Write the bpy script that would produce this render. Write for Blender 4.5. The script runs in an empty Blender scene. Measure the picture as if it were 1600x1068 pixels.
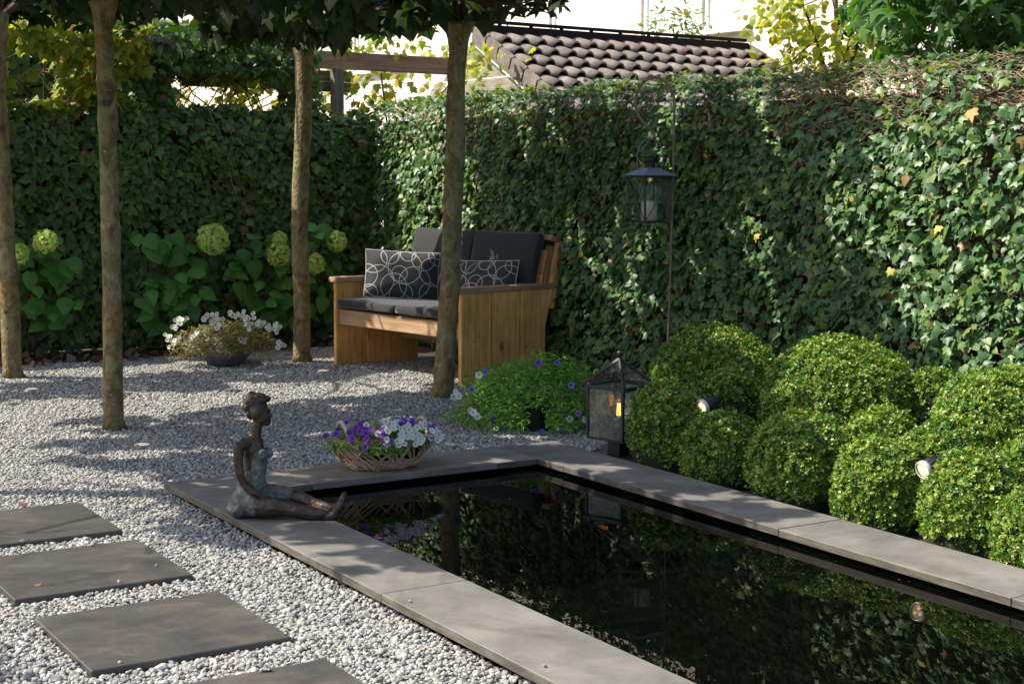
import bpy, bmesh, math, random
import numpy as np
from mathutils import Vector, Matrix, noise as mnoise

random.seed(7)
rng = np.random.default_rng(11)
sc = bpy.context.scene
COL = sc.collection
R = math.radians

# ------------------------------------------------------------------ camera
# world axes: x runs along the short side of the pond, y along its long side
TH, PIT, ROL = R(32.6), R(6.338), R(0.465)
CAM = np.array([0.0, 0.0, 1.5])
FWH = np.array([math.sin(TH), math.cos(TH), 0.0])
RT = np.array([math.cos(TH), -math.sin(TH), 0.0])
fwd = FWH * math.cos(PIT) + np.array([0, 0, -math.sin(PIT)])
upv = np.cross(RT, fwd)
right_ = RT * math.cos(ROL) + upv * math.sin(ROL)
up_ = -RT * math.sin(ROL) + upv * math.cos(ROL)
cam = bpy.data.cameras.new('camera')
cam.lens = 52.62
cam.sensor_width = 36.0
cam.clip_end = 500
cam.clip_start = 0.05
camo = bpy.data.objects.new('camera', cam)
COL.objects.link(camo)
mw = Matrix.Identity(4)
for i in range(3):
    mw[i][0], mw[i][1], mw[i][2], mw[i][3] = right_[i], up_[i], -fwd[i], CAM[i]
camo.matrix_world = mw
sc.camera = camo


def in_view(P, margin=0.0):
    """which points fall inside the picture, and how far off they are"""
    d = np.asarray(P) - CAM
    z = d @ fwd
    x = (d @ right_) / np.maximum(z, .01) * 52.62 / 36
    y = (d @ up_) / np.maximum(z, .01) * 52.62 / 36
    return (z > 0) & (abs(x) < .5 + margin) & (abs(y) < .334 + margin), z


# ------------------------------------------------------------------ light
SUN_TRAVEL = Vector((0.76, -0.485, -1.0)).normalized()
ELEV = math.asin(-SUN_TRAVEL.z)
w = bpy.data.worlds.new("World")
sc.world = w
w.use_nodes = True
nt = w.node_tree
bg = nt.nodes['Background']
sky = nt.nodes.new('ShaderNodeTexSky')
sky.sky_type = 'NISHITA'
sky.sun_disc = False
sky.sun_elevation = ELEV
sky.sun_rotation = math.atan2(-SUN_TRAVEL.x, -SUN_TRAVEL.y)
sky.air_density = 0.8
sky.dust_density = 2.6
sky.ozone_density = 1.0
nt.links.new(sky.outputs[0], bg.inputs[0])
bg.inputs[1].default_value = 0.14
sl = bpy.data.lights.new('sun', 'SUN')
sl.energy = 4.5
sl.angle = R(0.53)
sl.color = (1.0, 0.93, 0.82)
so = bpy.data.objects.new('sun', sl)
so.rotation_euler = SUN_TRAVEL.to_track_quat('-Z', 'Y').to_euler()
COL.objects.link(so)
sc.view_settings.view_transform = 'Standard'
sc.view_settings.look = 'None'
sc.view_settings.gamma = 1
sc.view_settings.exposure = 0.80
sc.cycles.max_bounces = 6
sc.cycles.transparent_max_bounces = 8
sc.cycles.caustics_reflective = False
sc.cycles.caustics_refractive = False
sc.cycles.sample_clamp_indirect = 6


# ------------------------------------------------------------------ materials
def new_mat(name):
    m = bpy.data.materials.new(name)
    m.use_nodes = True
    n = m.node_tree.nodes
    return m, n, m.node_tree.links, n['Principled BSDF']


def ramp(n, stops):
    r = n.new('ShaderNodeValToRGB')
    e = r.color_ramp.elements
    while len(e) < len(stops):
        e.new(0.5)
    for el, (p, c) in zip(e, stops):
        el.position = p
        el.color = (*c, 1) if len(c) == 3 else c
    return r


def noisemat(name, stops, scale=8, detail=6, rough=.7, stretch=(1, 1, 1), bump=.0, bscale=None, dist=.01,
             metal=0, spec=.5, distort=0, objrand=0.0, coord='Object', rough2=None, obval=0.0):
    m, n, l, b = new_mat(name)
    tc = n.new('ShaderNodeTexCoord')
    mp = n.new('ShaderNodeMapping')
    mp.inputs['Scale'].default_value = stretch
    l.new(tc.outputs[coord], mp.inputs[0])
    oi = n.new('ShaderNodeObjectInfo')
    add = n.new('ShaderNodeVectorMath')
    add.operation = 'ADD'
    mul = n.new('ShaderNodeMath')
    mul.operation = 'MULTIPLY'
    mul.inputs[1].default_value = 37.0 * objrand
    l.new(oi.outputs['Random'], mul.inputs[0])
    l.new(mp.outputs[0], add.inputs[0])
    l.new(mul.outputs[0], add.inputs[1])
    nz = n.new('ShaderNodeTexNoise')
    nz.inputs['Scale'].default_value = scale
    nz.inputs['Detail'].default_value = detail
    nz.inputs['Roughness'].default_value = .62
    nz.inputs['Distortion'].default_value = distort
    l.new(add.outputs[0], nz.inputs['Vector'])
    rp = ramp(n, stops)
    l.new(nz.outputs[0], rp.inputs[0])
    col = rp.outputs[0]
    if obval:
        hs = n.new('ShaderNodeHueSaturation')
        mr = n.new('ShaderNodeMapRange')
        mr.inputs['To Min'].default_value = 1 - obval
        mr.inputs['To Max'].default_value = 1 + obval
        l.new(oi.outputs['Random'], mr.inputs[0])
        l.new(mr.outputs[0], hs.inputs['Value'])
        l.new(col, hs.inputs['Color'])
        col = hs.outputs[0]
    l.new(col, b.inputs['Base Color'])
    b.inputs['Roughness'].default_value = rough
    b.inputs['Metallic'].default_value = metal
    b.inputs['Specular IOR Level'].default_value = spec
    if rough2 is not None:
        mr = n.new('ShaderNodeMapRange')
        mr.inputs['To Min'].default_value = rough
        mr.inputs['To Max'].default_value = rough2
        l.new(nz.outputs[0], mr.inputs[0])
        l.new(mr.outputs[0], b.inputs['Roughness'])
    if bump:
        n2 = n.new('ShaderNodeTexNoise')
        n2.inputs['Scale'].default_value = bscale or scale * 3
        n2.inputs['Detail'].default_value = 5
        l.new(add.outputs[0], n2.inputs['Vector'])
        bp = n.new('ShaderNodeBump')
        bp.inputs['Strength'].default_value = bump
        bp.inputs['Distance'].default_value = dist
        l.new(n2.outputs[0], bp.inputs['Height'])
        l.new(bp.outputs[0], b.inputs['Normal'])
    return m


def leafmat(name, stops, rough=.45, trans=.3, spec=.5, tcol=None, veins=True):
    """leaf surface: own colour per leaf, light shining through, glossy upper side"""
    m, n, l, b = new_mat(name)
    at = n.new('ShaderNodeAttribute')
    at.attribute_name = 'rnd'
    oi = n.new('ShaderNodeObjectInfo')
    a = n.new('ShaderNodeMath')
    a.operation = 'ADD'
    l.new(at.outputs['Fac'], a.inputs[0])
    l.new(oi.outputs['Random'], a.inputs[1])
    f = n.new('ShaderNodeMath')
    f.operation = 'FRACT'
    l.new(a.outputs[0], f.inputs[0])
    rp = ramp(n, stops)
    l.new(f.outputs[0], rp.inputs[0])
    l.new(rp.outputs[0], b.inputs['Base Color'])
    b.inputs['Roughness'].default_value = rough
    b.inputs['Specular IOR Level'].default_value = spec
    tr = n.new('ShaderNodeBsdfTranslucent')
    mx = n.new('ShaderNodeMixShader')
    mx.inputs[0].default_value = trans
    hs = n.new('ShaderNodeMixRGB')
    hs.blend_type = 'MULTIPLY'
    hs.inputs[0].default_value = 1
    hs.inputs[2].default_value = (*(tcol or (2.6, 2.4, .7)), 1)
    l.new(rp.outputs[0], hs.inputs[1])
    l.new(hs.outputs[0], tr.inputs[0])
    l.new(b.outputs[0], mx.inputs[1])
    l.new(tr.outputs[0], mx.inputs[2])
    l.new(mx.outputs[0], n['Material Output'].inputs[0])
    return m


def plain(name, c, rough=.5, metal=0, spec=.5, emit=0, ecol=None):
    m, n, l, b = new_mat(name)
    b.inputs['Base Color'].default_value = (*c, 1)
    b.inputs['Roughness'].default_value = rough
    b.inputs['Metallic'].default_value = metal
    b.inputs['Specular IOR Level'].default_value = spec
    if emit:
        b.inputs['Emission Color'].default_value = (*(ecol or c), 1)
        b.inputs['Emission Strength'].default_value = emit
    return m


def thin_glass(name, tint, op=.12, rough=.02):
    m, n, l, b = new_mat(name)
    tp = n.new('ShaderNodeBsdfTransparent')
    tp.inputs[0].default_value = (*tint, 1)
    gl = n.new('ShaderNodeBsdfGlossy')
    gl.inputs['Roughness'].default_value = rough
    fr = n.new('ShaderNodeFresnel')
    fr.inputs[0].default_value = 1.5
    m1 = n.new('ShaderNodeMixShader')
    l.new(fr.outputs[0], m1.inputs[0])
    l.new(tp.outputs[0], m1.inputs[1])
    l.new(gl.outputs[0], m1.inputs[2])
    df = n.new('ShaderNodeBsdfDiffuse')
    df.inputs[0].default_value = (.55, .63, .50, 1)
    nz = n.new('ShaderNodeTexNoise')
    nz.inputs['Scale'].default_value = 60
    nz.inputs['Detail'].default_value = 6
    tc = n.new('ShaderNodeTexCoord')
    l.new(tc.outputs['Object'], nz.inputs[0])
    mr = n.new('ShaderNodeMapRange')
    mr.inputs['From Min'].default_value = .45
    mr.inputs['From Max'].default_value = .8
    mr.inputs['To Min'].default_value = op * .7
    mr.inputs['To Max'].default_value = min(1, op * 4)
    l.new(nz.outputs[0], mr.inputs[0])
    m2 = n.new('ShaderNodeMixShader')
    l.new(mr.outputs[0], m2.inputs[0])
    l.new(m1.outputs[0], m2.inputs[1])
    l.new(df.outputs[0], m2.inputs[2])
    l.new(m2.outputs[0], n['Material Output'].inputs[0])
    return m


def woodmat(name, cols, rough=.55, knots=True, sc_=1.0):
    """boards: the grain runs along each board's own x axis"""
    m, n, l, b = new_mat(name)
    tc = n.new('ShaderNodeTexCoord')
    oi = n.new('ShaderNodeObjectInfo')
    mul = n.new('ShaderNodeMath')
    mul.operation = 'MULTIPLY'
    mul.inputs[1].default_value = 91.0
    l.new(oi.outputs['Random'], mul.inputs[0])
    add = n.new('ShaderNodeVectorMath')
    add.operation = 'ADD'
    l.new(tc.outputs['Object'], add.inputs[0])
    l.new(mul.outputs[0], add.inputs[1])
    mp = n.new('ShaderNodeMapping')
    mp.inputs['Scale'].default_value = (1.3 * sc_, 22 * sc_, 22 * sc_)
    l.new(add.outputs[0], mp.inputs[0])
    nz = n.new('ShaderNodeTexNoise')
    nz.inputs['Scale'].default_value = 2.2
    nz.inputs['Detail'].default_value = 7
    nz.inputs['Distortion'].default_value = .6
    l.new(mp.outputs[0], nz.inputs['Vector'])
    rp = ramp(n, [(.28, cols[0]), (.5, cols[1]), (.72, cols[2])])
    l.new(nz.outputs[0], rp.inputs[0])
    out = rp.outputs[0]
    # broad blotches of weathering
    n3 = n.new('ShaderNodeTexNoise')
    n3.inputs['Scale'].default_value = 5
    l.new(add.outputs[0], n3.inputs['Vector'])
    r3 = ramp(n, [(.35, (.82, .79, .76)), (.65, (1.08, 1.05, 1.0))])
    l.new(n3.outputs[0], r3.inputs[0])
    mx = n.new('ShaderNodeMixRGB')
    mx.blend_type = 'MULTIPLY'
    mx.inputs[0].default_value = 1
    l.new(out, mx.inputs[1])
    l.new(r3.outputs[0], mx.inputs[2])
    out = mx.outputs[0]
    if knots:
        mp2 = n.new('ShaderNodeMapping')
        mp2.inputs['Scale'].default_value = (2.4, 4.6, 4.6)
        l.new(add.outputs[0], mp2.inputs[0])
        vo = n.new('ShaderNodeTexVoronoi')
        vo.inputs['Scale'].default_value = 1.0
        l.new(mp2.outputs[0], vo.inputs['Vector'])
        rk = ramp(n, [(.05, (.25, .13, .07)), (.09, (.62, .48, .36)), (.15, (1, 1, 1))])
        l.new(vo.outputs['Distance'], rk.inputs[0])
        m2 = n.new('ShaderNodeMixRGB')
        m2.blend_type = 'MULTIPLY'
        m2.inputs[0].default_value = 1
        l.new(out, m2.inputs[1])
        l.new(rk.outputs[0], m2.inputs[2])
        out = m2.outputs[0]
    l.new(out, b.inputs['Base Color'])
    b.inputs['Roughness'].default_value = rough
    bp = n.new('ShaderNodeBump')
    bp.inputs['Strength'].default_value = .35
    bp.inputs['Distance'].default_value = .003
    l.new(nz.outputs[0], bp.inputs['Height'])
    l.new(bp.outputs[0], b.inputs['Normal'])
    return m


MT = {}
MT['soil'] = noisemat('soil', [(.3, (.02, .014, .009)), (.7, (.07, .05, .033))], 14, rough=.95, bump=.8, bscale=60, dist=.02)
MT['ground'] = noisemat('ground', [(.3, (.05, .045, .03)), (.7, (.11, .10, .07))], 3, rough=.95)
MT['gravelbase'] = noisemat('gravel_base', [(.35, (.10, .10, .10)), (.65, (.30, .29, .28))], 90, rough=.9, bump=1, bscale=70, dist=.02)
MT['stone'] = noisemat('coping_stone', [(.28, (.104, .098, .086)), (.5, (.162, .153, .136)), (.72, (.225, .213, .190))], 4.2, detail=11,
                       rough=.62, bump=.25, bscale=120, dist=.002, objrand=1, obval=.06, distort=.5)
MT['stone_brown'] = noisemat('brown_stone', [(.25, (.11, .095, .075)), (.5, (.18, .155, .125)), (.8, (.27, .24, .20))], 4, detail=8,
                             stretch=(1, 3, 3), rough=.5, bump=.3, bscale=90, dist=.002, objrand=1)
MT['stone_pale'] = noisemat('pale_stone', [(.25, (.36, .33, .26)), (.8, (.52, .48, .38))], 5, rough=.6, bump=.3, bscale=90, dist=.003, objrand=1)
MT['paver'] = noisemat('paver_slate', [(.25, (.034, .034, .033)), (.42, (.052, .049, .045)), (.55, (.066, .061, .054)), (.68, (.095, .085, .072)), (.80, (.15, .14, .12))], 4.5, detail=10,
                       rough=.55, bump=.3, bscale=90, dist=.0025, objrand=1, distort=.8, stretch=(1, 1.6, 1))
MT['liner'] = plain('pond_liner', (.004, .0045, .004), 1.0, spec=0)
MT['bark'] = noisemat('bark', [(.30, (.075, .053, .023)), (.43, (.16, .125, .056)), (.55, (.24, .20, .095)), (.68, (.32, .28, .15)), (.78, (.48, .44, .32))], 15, detail=14,
                      stretch=(1, 1, .7), rough=.9, bump=1.0, bscale=55, dist=.016, objrand=1, distort=.8)
MT['branch'] = noisemat('branch', [(.3, (.03, .022, .014)), (.7, (.09, .07, .045))], 20, rough=.85)
MT['twig'] = noisemat('twig', [(.3, (.17, .105, .065)), (.7, (.42, .30, .20))], 9, rough=.8, coord='Generated')
MT['ivy'] = leafmat('ivy_leaf', [(0, (.045, .105, .040)), (.4, (.070, .155, .055)), (.7, (.098, .195, .060)), (.88, (.15, .25, .060)), (.982, (.19, .25, .05)), (.988, (.24, .13, .05)), (1, (.26, .15, .06))], rough=.44, trans=.24, spec=.5)
MT['ivydark'] = leafmat('ivy_leaf_deep', [(0, (.050, .105, .028)), (.5, (.085, .165, .040)), (.88, (.13, .22, .048)), (.985, (.15, .22, .045)), (.990, (.22, .12, .05)), (1, (.24, .12, .05))], rough=.48, trans=.22, spec=.4)
MT['ivyyellow'] = leafmat('faded_leaf', [(0, (.62, .50, .09)), (.7, (.58, .47, .09)), (1, (.42, .20, .05))], rough=.6, trans=.2, tcol=(1.2, 1.1, .6))
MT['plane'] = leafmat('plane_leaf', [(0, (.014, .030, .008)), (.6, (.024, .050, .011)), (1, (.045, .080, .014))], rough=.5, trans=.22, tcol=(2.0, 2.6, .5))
MT['box'] = leafmat('box_leaf', [(0, (.055, .130, .022)), (.35, (.112, .215, .028)), (.75, (.205, .310, .036)), (.96, (.34, .40, .05)), (1, (.46, .30, .05))], rough=.42, trans=.18, spec=.5, tcol=(1.5, 1.8, .5))
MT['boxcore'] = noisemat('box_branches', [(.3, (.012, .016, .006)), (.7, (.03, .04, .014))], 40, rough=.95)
MT['hyd'] = leafmat('hydrangea_leaf', [(0, (.06, .18, .025)), (1, (.13, .32, .050))], rough=.5, trans=.3, tcol=(1.4, 1.8, .5))
MT['hydflower'] = leafmat('hydrangea_floret', [(0, (.44, .62, .10)), (.6, (.62, .76, .18)), (1, (.76, .85, .32))], rough=.7, trans=.3, tcol=(1.1, 1.1, .7))
MT['bush'] = leafmat('petunia_leaf', [(0, (.10, .24, .028)), (.6, (.18, .37, .045)), (1, (.34, .50, .07))], rough=.55, trans=.35, tcol=(1.4, 1.6, .5))
MT['dry'] = leafmat('dry_stalk', [(0, (.15, .12, .045)), (.4, (.22, .23, .07)), (.7, (.28, .18, .085)), (1, (.34, .37, .12))], rough=.8, trans=.3, tcol=(1, 1, .6))
MT['white'] = leafmat('white_petal', [(0, (.74, .74, .66)), (1, (.84, .84, .78))], rough=.7, trans=.3, tcol=(1, 1, .95))
MT['purple'] = leafmat('purple_petal', [(0, (.12, .035, .33)), (.5, (.20, .05, .42)), (1, (.36, .09, .46))], rough=.6, trans=.3, tcol=(1.2, 1, 1.2))
MT['magenta'] = leafmat('magenta_petal', [(0, (.42, .07, .42)), (1, (.52, .12, .50))], rough=.6, trans=.3, tcol=(1.2, 1, 1.2))
MT['violet'] = leafmat('violet_petal', [(0, (.16, .12, .50)), (1, (.28, .20, .60))], rough=.6, trans=.3, tcol=(1.2, 1, 1.2))
MT['lime'] = leafmat('yellowing_leaf', [(0, (.17, .26, .03)), (.5, (.30, .38, .045)), (.85, (.44, .44, .06)), (1, (.46, .30, .07))], rough=.45, trans=.52, tcol=(1.5, 1.4, .45))
MT['gum'] = leafmat('star_leaf', [(0, (.035, .085, .025)), (.6, (.06, .15, .03)), (1, (.12, .24, .04))], rough=.42, trans=.35, tcol=(1.8, 2.0, .5))
MT['laurel'] = leafmat('laurel_leaf', [(0, (.05, .11, .025)), (.8, (.12, .20, .05)), (1, (.22, .10, .05))], rough=.35, trans=.3)
MT['wood'] = woodmat('bench_wood', ((.68, .29, .075), (.90, .47, .145), (.95, .62, .27)), sc_=1.2)
MT['woodarm'] = woodmat('arm_wood', ((.32, .19, .10), (.46, .29, .17), (.58, .40, .25)), rough=.6, sc_=.8)
MT['woodgrey'] = woodmat('weathered_wood', ((.10, .09, .07), (.17, .155, .125), (.26, .24, .20)), rough=.8, knots=False)
MT['woodbeam'] = woodmat('beam_wood', ((.22, .12, .06), (.34, .20, .11), (.45, .30, .18)), rough=.7)
MT['fence'] = woodmat('fence_wood', ((.035, .022, .014), (.075, .048, .03), (.12, .08, .05)), rough=.9)
MT['board'] = woodmat('clapboard', ((.26, .24, .19), (.36, .335, .27), (.45, .42, .34)), rough=.8, knots=False)
MT['tile'] = noisemat('roof_tile', [(.25, (.10, .082, .07)), (.5, (.18, .148, .125)), (.75, (.29, .245, .21))], 9, detail=9, rough=.85, bump=.5, bscale=90, dist=.004, objrand=1, obval=.12)
MT['redtile'] = noisemat('red_tile', [(.3, (.15, .035, .03)), (.7, (.24, .06, .05))], 9, rough=.5, objrand=1, obval=.15)
MT['flash'] = plain('white_flashing', (.75, .75, .73), .4)
MT['blackm'] = noisemat('black_metal', [(.3, (.012, .013, .014)), (.7, (.028, .03, .033))], 30, rough=.38, spec=.5, rough2=.55)
MT['ridge'] = plain('ridge_metal', (.006, .006, .007), .8, spec=.2)
MT['rust'] = noisemat('rusty_iron', [(.3, (.12, .085, .06)), (.7, (.26, .19, .14))], 20, rough=.55, metal=.2)
MT['steel'] = plain('steel', (.45, .45, .46), .35, metal=1)
MT['rim'] = plain('spot_rim', (.62, .61, .58), .35, metal=.3)
MT['lens'] = plain('spot_lens', (.55, .42, .25), .3, emit=.55, ecol=(1.0, .78, .45))
MT['upl'] = plain('uplight_lens', (.5, .5, .4), .3, emit=.25, ecol=(1.0, .85, .55))
MT['fabric'] = noisemat('dark_fabric', [(.3, (.030, .030, .032)), (.7, (.048, .048, .050))], 220, rough=.95, bump=.4, bscale=500, dist=.001, spec=.3)
fb_ = MT['fabric'].node_tree.nodes['Principled BSDF']
fb_.inputs['Sheen Weight'].default_value = .55
fb_.inputs['Sheen Roughness'].default_value = .35
MT['piping'] = plain('white_piping', (.55, .55, .54), .8)
MT['wax'] = plain('candle_wax', (.80, .78, .66), .5)
MT['zinc'] = noisemat('bowl_zinc', [(.3, (.10, .105, .11)), (.7, (.21, .215, .22))], 10, rough=.5, metal=.35)
MT['cane'] = noisemat('cane', [(.25, (.24, .14, .07)), (.5, (.46, .31, .18)), (.75, (.66, .50, .34))], 14, detail=6, rough=.6, objrand=1, obval=.25, bump=.3, bscale=80, dist=.002)
MT['rope'] = noisemat('rope_handle', [(.3, (.34, .26, .19)), (.7, (.60, .50, .40))], 60, rough=.85)
MT['facade'] = noisemat('pink_brick', [(.3, (.66, .56, .48)), (.7, (.76, .66, .57))], 6, rough=.85)
MT['whitewall'] = noisemat('white_render', [(.3, (.74, .73, .70)), (.7, (.82, .81, .79))], 3, rough=.8)
MT['frame'] = plain('window_frame', (.80, .80, .78), .4)
MT['curtain'] = plain('window_blind', (.70, .72, .72), .4, spec=.6)
MT['petunia_pot'] = plain('black_pot', (.012, .012, .012), .5)


def brickify(m):
    n, l = m.node_tree.nodes, m.node_tree.links
    b = n['Principled BSDF']
    tc = n.new('ShaderNodeTexCoord')
    mp = n.new('ShaderNodeMapping')
    mp.inputs['Rotation'].default_value = (R(90), 0, R(90))
    sep = n.new('ShaderNodeSeparateXYZ')
    cmb = n.new('ShaderNodeCombineXYZ')
    l.new(tc.outputs['Object'], sep.inputs[0])
    l.new(sep.outputs[1], cmb.inputs[0])
    l.new(sep.outputs[2], cmb.inputs[1])
    br = n.new('ShaderNodeTexBrick')
    br.inputs['Scale'].default_value = 1
    br.inputs['Brick Width'].default_value = .22
    br.inputs['Row Height'].default_value = .065
    br.inputs['Mortar Size'].default_value = .006
    br.inputs['Color1'].default_value = (.76, .64, .54, 1)
    br.inputs['Color2'].default_value = (.70, .58, .49, 1)
    br.inputs['Mortar'].default_value = (.62, .55, .48, 1)
    l.new(cmb.outputs[0], br.inputs['Vector'])
    l.new(br.outputs[0], b.inputs['Base Color'])


brickify(MT['facade'])


def ringmat():
    """dark cushion cloth printed with overlapping pale rings"""
    m, n, l, b = new_mat('ring_print')
    tc = n.new('ShaderNodeTexCoord')
    sep = n.new('ShaderNodeSeparateXYZ')
    l.new(tc.outputs['Object'], sep.inputs[0])
    cmb = n.new('ShaderNodeCombineXYZ')
    l.new(sep.outputs[0], cmb.inputs[0])
    l.new(sep.outputs[1], cmb.inputs[1])
    rings = [(-.22, .10, .10), (-.10, .14, .07), (.02, .05, .13), (.16, .12, .09), (.24, .03, .11), (.10, -.06, .12),
             (-.06, -.10, .10), (-.18, -.06, .12), (-.28, -.02, .09), (.22, -.14, .08), (.04, .16, .06), (.0, -.16, .09),
             (-.25, -.16, .07), (.28, .16, .08), (-.02, .0, .06)]
    cur = None
    for cx, cy, r in rings:
        d = n.new('ShaderNodeVectorMath')
        d.operation = 'DISTANCE'
        d.inputs[1].default_value = (cx, cy, 0)
        l.new(cmb.outputs[0], d.inputs[0])
        s = n.new('ShaderNodeMath')
        s.operation = 'SUBTRACT'
        s.inputs[1].default_value = r
        l.new(d.outputs['Value'], s.inputs[0])
        a = n.new('ShaderNodeMath')
        a.operation = 'ABSOLUTE'
        l.new(s.outputs[0], a.inputs[0])
        if cur is None:
            cur = a
        else:
            mn = n.new('ShaderNodeMath')
            mn.operation = 'MINIMUM'
            l.new(cur.outputs[0], mn.inputs[0])
            l.new(a.outputs[0], mn.inputs[1])
            cur = mn
    rp = ramp(n, [(0, (.62, .62, .60)), (.0018, (.62, .62, .60)), (.0028, (.045, .045, .046)), (1, (.045, .045, .046))])
    l.new(cur.outputs[0], rp.inputs[0])
    l.new(rp.outputs[0], b.inputs['Base Color'])
    b.inputs['Roughness'].default_value = .9
    return m


MT['rings'] = ringmat()
MT['glass'] = thin_glass('lantern_glass', (.95, .98, .93), .13)
MT['clear'] = thin_glass('clear_glass', (.96, .98, .95), .025)
MT['bulbglass'] = thin_glass('bulb_glass', (1.0, .80, .55), .04)


def bronze(name, c0, c1, c2, metal, rough):
    return noisemat(name, [(.3, c0), (.5, c1), (.72, c2)], 16, detail=9, rough=rough, metal=metal, bump=.55, bscale=70, dist=.006, rough2=rough + .2)


MT['bronze'] = bronze('dark_bronze', (.030, .022, .017), (.065, .047, .036), (.15, .108, .078), .6, .36)
MT['patina'] = bronze('patina_bronze', (.055, .045, .034), (.12, .125, .11), (.31, .32, .275), .2, .55)

m_, n_, l_, b_ = new_mat('pond_water')
b_.inputs['Base Color'].default_value = (.004, .0055, .003, 1)
b_.inputs['Roughness'].default_value = .0
b_.inputs['IOR'].default_value = 1.17
tc_ = n_.new('ShaderNodeTexCoord')
nz_ = n_.new('ShaderNodeTexNoise')
nz_.inputs['Scale'].default_value = 1.6
nz_.inputs['Detail'].default_value = 2
l_.new(tc_.outputs['Object'], nz_.inputs[0])
bp_ = n_.new('ShaderNodeBump')
bp_.inputs['Strength'].default_value = .25
bp_.inputs['Distance'].default_value = .004
l_.new(nz_.outputs[0], bp_.inputs['Height'])
l_.new(bp_.outputs[0], b_.inputs['Normal'])
n2_ = n_.new('ShaderNodeTexNoise')
n2_.inputs['Scale'].default_value = 5
n2_.inputs['Detail'].default_value = 6
mp_ = n_.new('ShaderNodeMapping')
mp_.inputs['Rotation'].default_value = (0, 0, R(-32))
mp_.inputs['Scale'].default_value = (1, 3.5, 1)
l_.new(tc_.outputs['Object'], mp_.inputs[0])
l_.new(mp_.outputs[0], n2_.inputs[0])
r2_ = ramp(n_, [(.52, (.0012, .0016, .0012)), (.8, (.003, .004, .0018))])
l_.new(n2_.outputs[0], r2_.inputs[0])
l_.new(r2_.outputs[0], b_.inputs['Base Color'])
MT['water'] = m_

m_, n_, l_, b_ = new_mat('gravel_stone')
oi_ = n_.new('ShaderNodeObjectInfo')
r_ = ramp(n_, [(0, (.13, .13, .12)), (.12, (.225, .222, .205)), (.5, (.315, .31, .285)), (.9, (.43, .42, .385)), (.985, (.36, .33, .27)), (.997, (.30, .20, .15)), (1, (.26, .16, .12))])
l_.new(oi_.outputs['Random'], r_.inputs[0])
tc_ = n_.new('ShaderNodeTexCoord')
nz_ = n_.new('ShaderNodeTexNoise')
nz_.inputs['Scale'].default_value = 2.5
l_.new(tc_.outputs['Object'], nz_.inputs[0])
mx_ = n_.new('ShaderNodeMixRGB')
mx_.blend_type = 'MULTIPLY'
mx_.inputs[0].default_value = .5
l_.new(r_.outputs[0], mx_.inputs[1])
l_.new(nz_.outputs[0], mx_.inputs[2])
l_.new(r_.outputs[0], b_.inputs['Base Color'])
b_.inputs['Roughness'].default_value = .75
MT['gravel'] = m_


def barkify(m):
    n, l = m.node_tree.nodes, m.node_tree.links
    b = n['Principled BSDF']
    src = b.inputs['Base Color'].links[0].from_socket
    tc = n.new('ShaderNodeTexCoord')
    n1 = n.new('ShaderNodeTexNoise')
    n1.inputs['Scale'].default_value = 2.3
    n1.inputs['Detail'].default_value = 4
    l.new(tc.outputs['Object'], n1.inputs[0])
    r1 = ramp(n, [(.35, (1.25, .85, .62)), (.52, (1, 1, 1)), (.68, (.72, 1.0, .55))])
    l.new(n1.outputs[0], r1.inputs[0])
    mx = n.new('ShaderNodeMixRGB')
    mx.blend_type = 'MULTIPLY'
    mx.inputs[0].default_value = .85
    l.new(src, mx.inputs[1])
    l.new(r1.outputs[0], mx.inputs[2])
    mp = n.new('ShaderNodeMapping')
    mp.inputs['Scale'].default_value = (26, 26, 60)
    l.new(tc.outputs['Object'], mp.inputs[0])
    n2 = n.new('ShaderNodeTexNoise')
    n2.inputs['Scale'].default_value = 1.6
    n2.inputs['Detail'].default_value = 3
    l.new(mp.outputs[0], n2.inputs[0])
    r2 = ramp(n, [(.66, (0, 0, 0)), (.72, (1, 1, 1))])
    l.new(n2.outputs[0], r2.inputs[0])
    m2 = n.new('ShaderNodeMixRGB')
    m2.inputs[2].default_value = (.42, .39, .28, 1)
    l.new(r2.outputs[0], m2.inputs[0])
    l.new(mx.outputs[0], m2.inputs[1])
    l.new(m2.outputs[0], b.inputs['Base Color'])


barkify(MT['bark'])


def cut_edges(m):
    """sawn slab edges: brown dirt streaks, and darkened to paint in side shade"""
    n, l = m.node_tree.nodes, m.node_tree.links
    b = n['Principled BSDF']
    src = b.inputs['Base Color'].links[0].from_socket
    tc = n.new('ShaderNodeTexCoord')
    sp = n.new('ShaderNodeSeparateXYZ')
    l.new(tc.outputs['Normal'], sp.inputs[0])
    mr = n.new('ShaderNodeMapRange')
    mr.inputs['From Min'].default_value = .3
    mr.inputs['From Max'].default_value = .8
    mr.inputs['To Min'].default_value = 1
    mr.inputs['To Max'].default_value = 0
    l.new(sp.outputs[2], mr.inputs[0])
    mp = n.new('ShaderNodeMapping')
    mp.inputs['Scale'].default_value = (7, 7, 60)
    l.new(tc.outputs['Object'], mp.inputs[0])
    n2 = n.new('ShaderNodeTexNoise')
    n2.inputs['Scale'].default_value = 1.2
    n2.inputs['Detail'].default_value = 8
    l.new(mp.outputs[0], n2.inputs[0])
    r2 = ramp(n, [(.35, (.42, .38, .33)), (.65, (.85, .80, .72))])  # dirt streaks, with the shade of the side faces mixed into the tone
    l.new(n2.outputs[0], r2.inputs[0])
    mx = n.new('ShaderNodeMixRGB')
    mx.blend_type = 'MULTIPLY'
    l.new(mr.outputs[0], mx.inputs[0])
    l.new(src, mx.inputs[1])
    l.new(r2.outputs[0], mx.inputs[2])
    l.new(mx.outputs[0], b.inputs['Base Color'])


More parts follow.
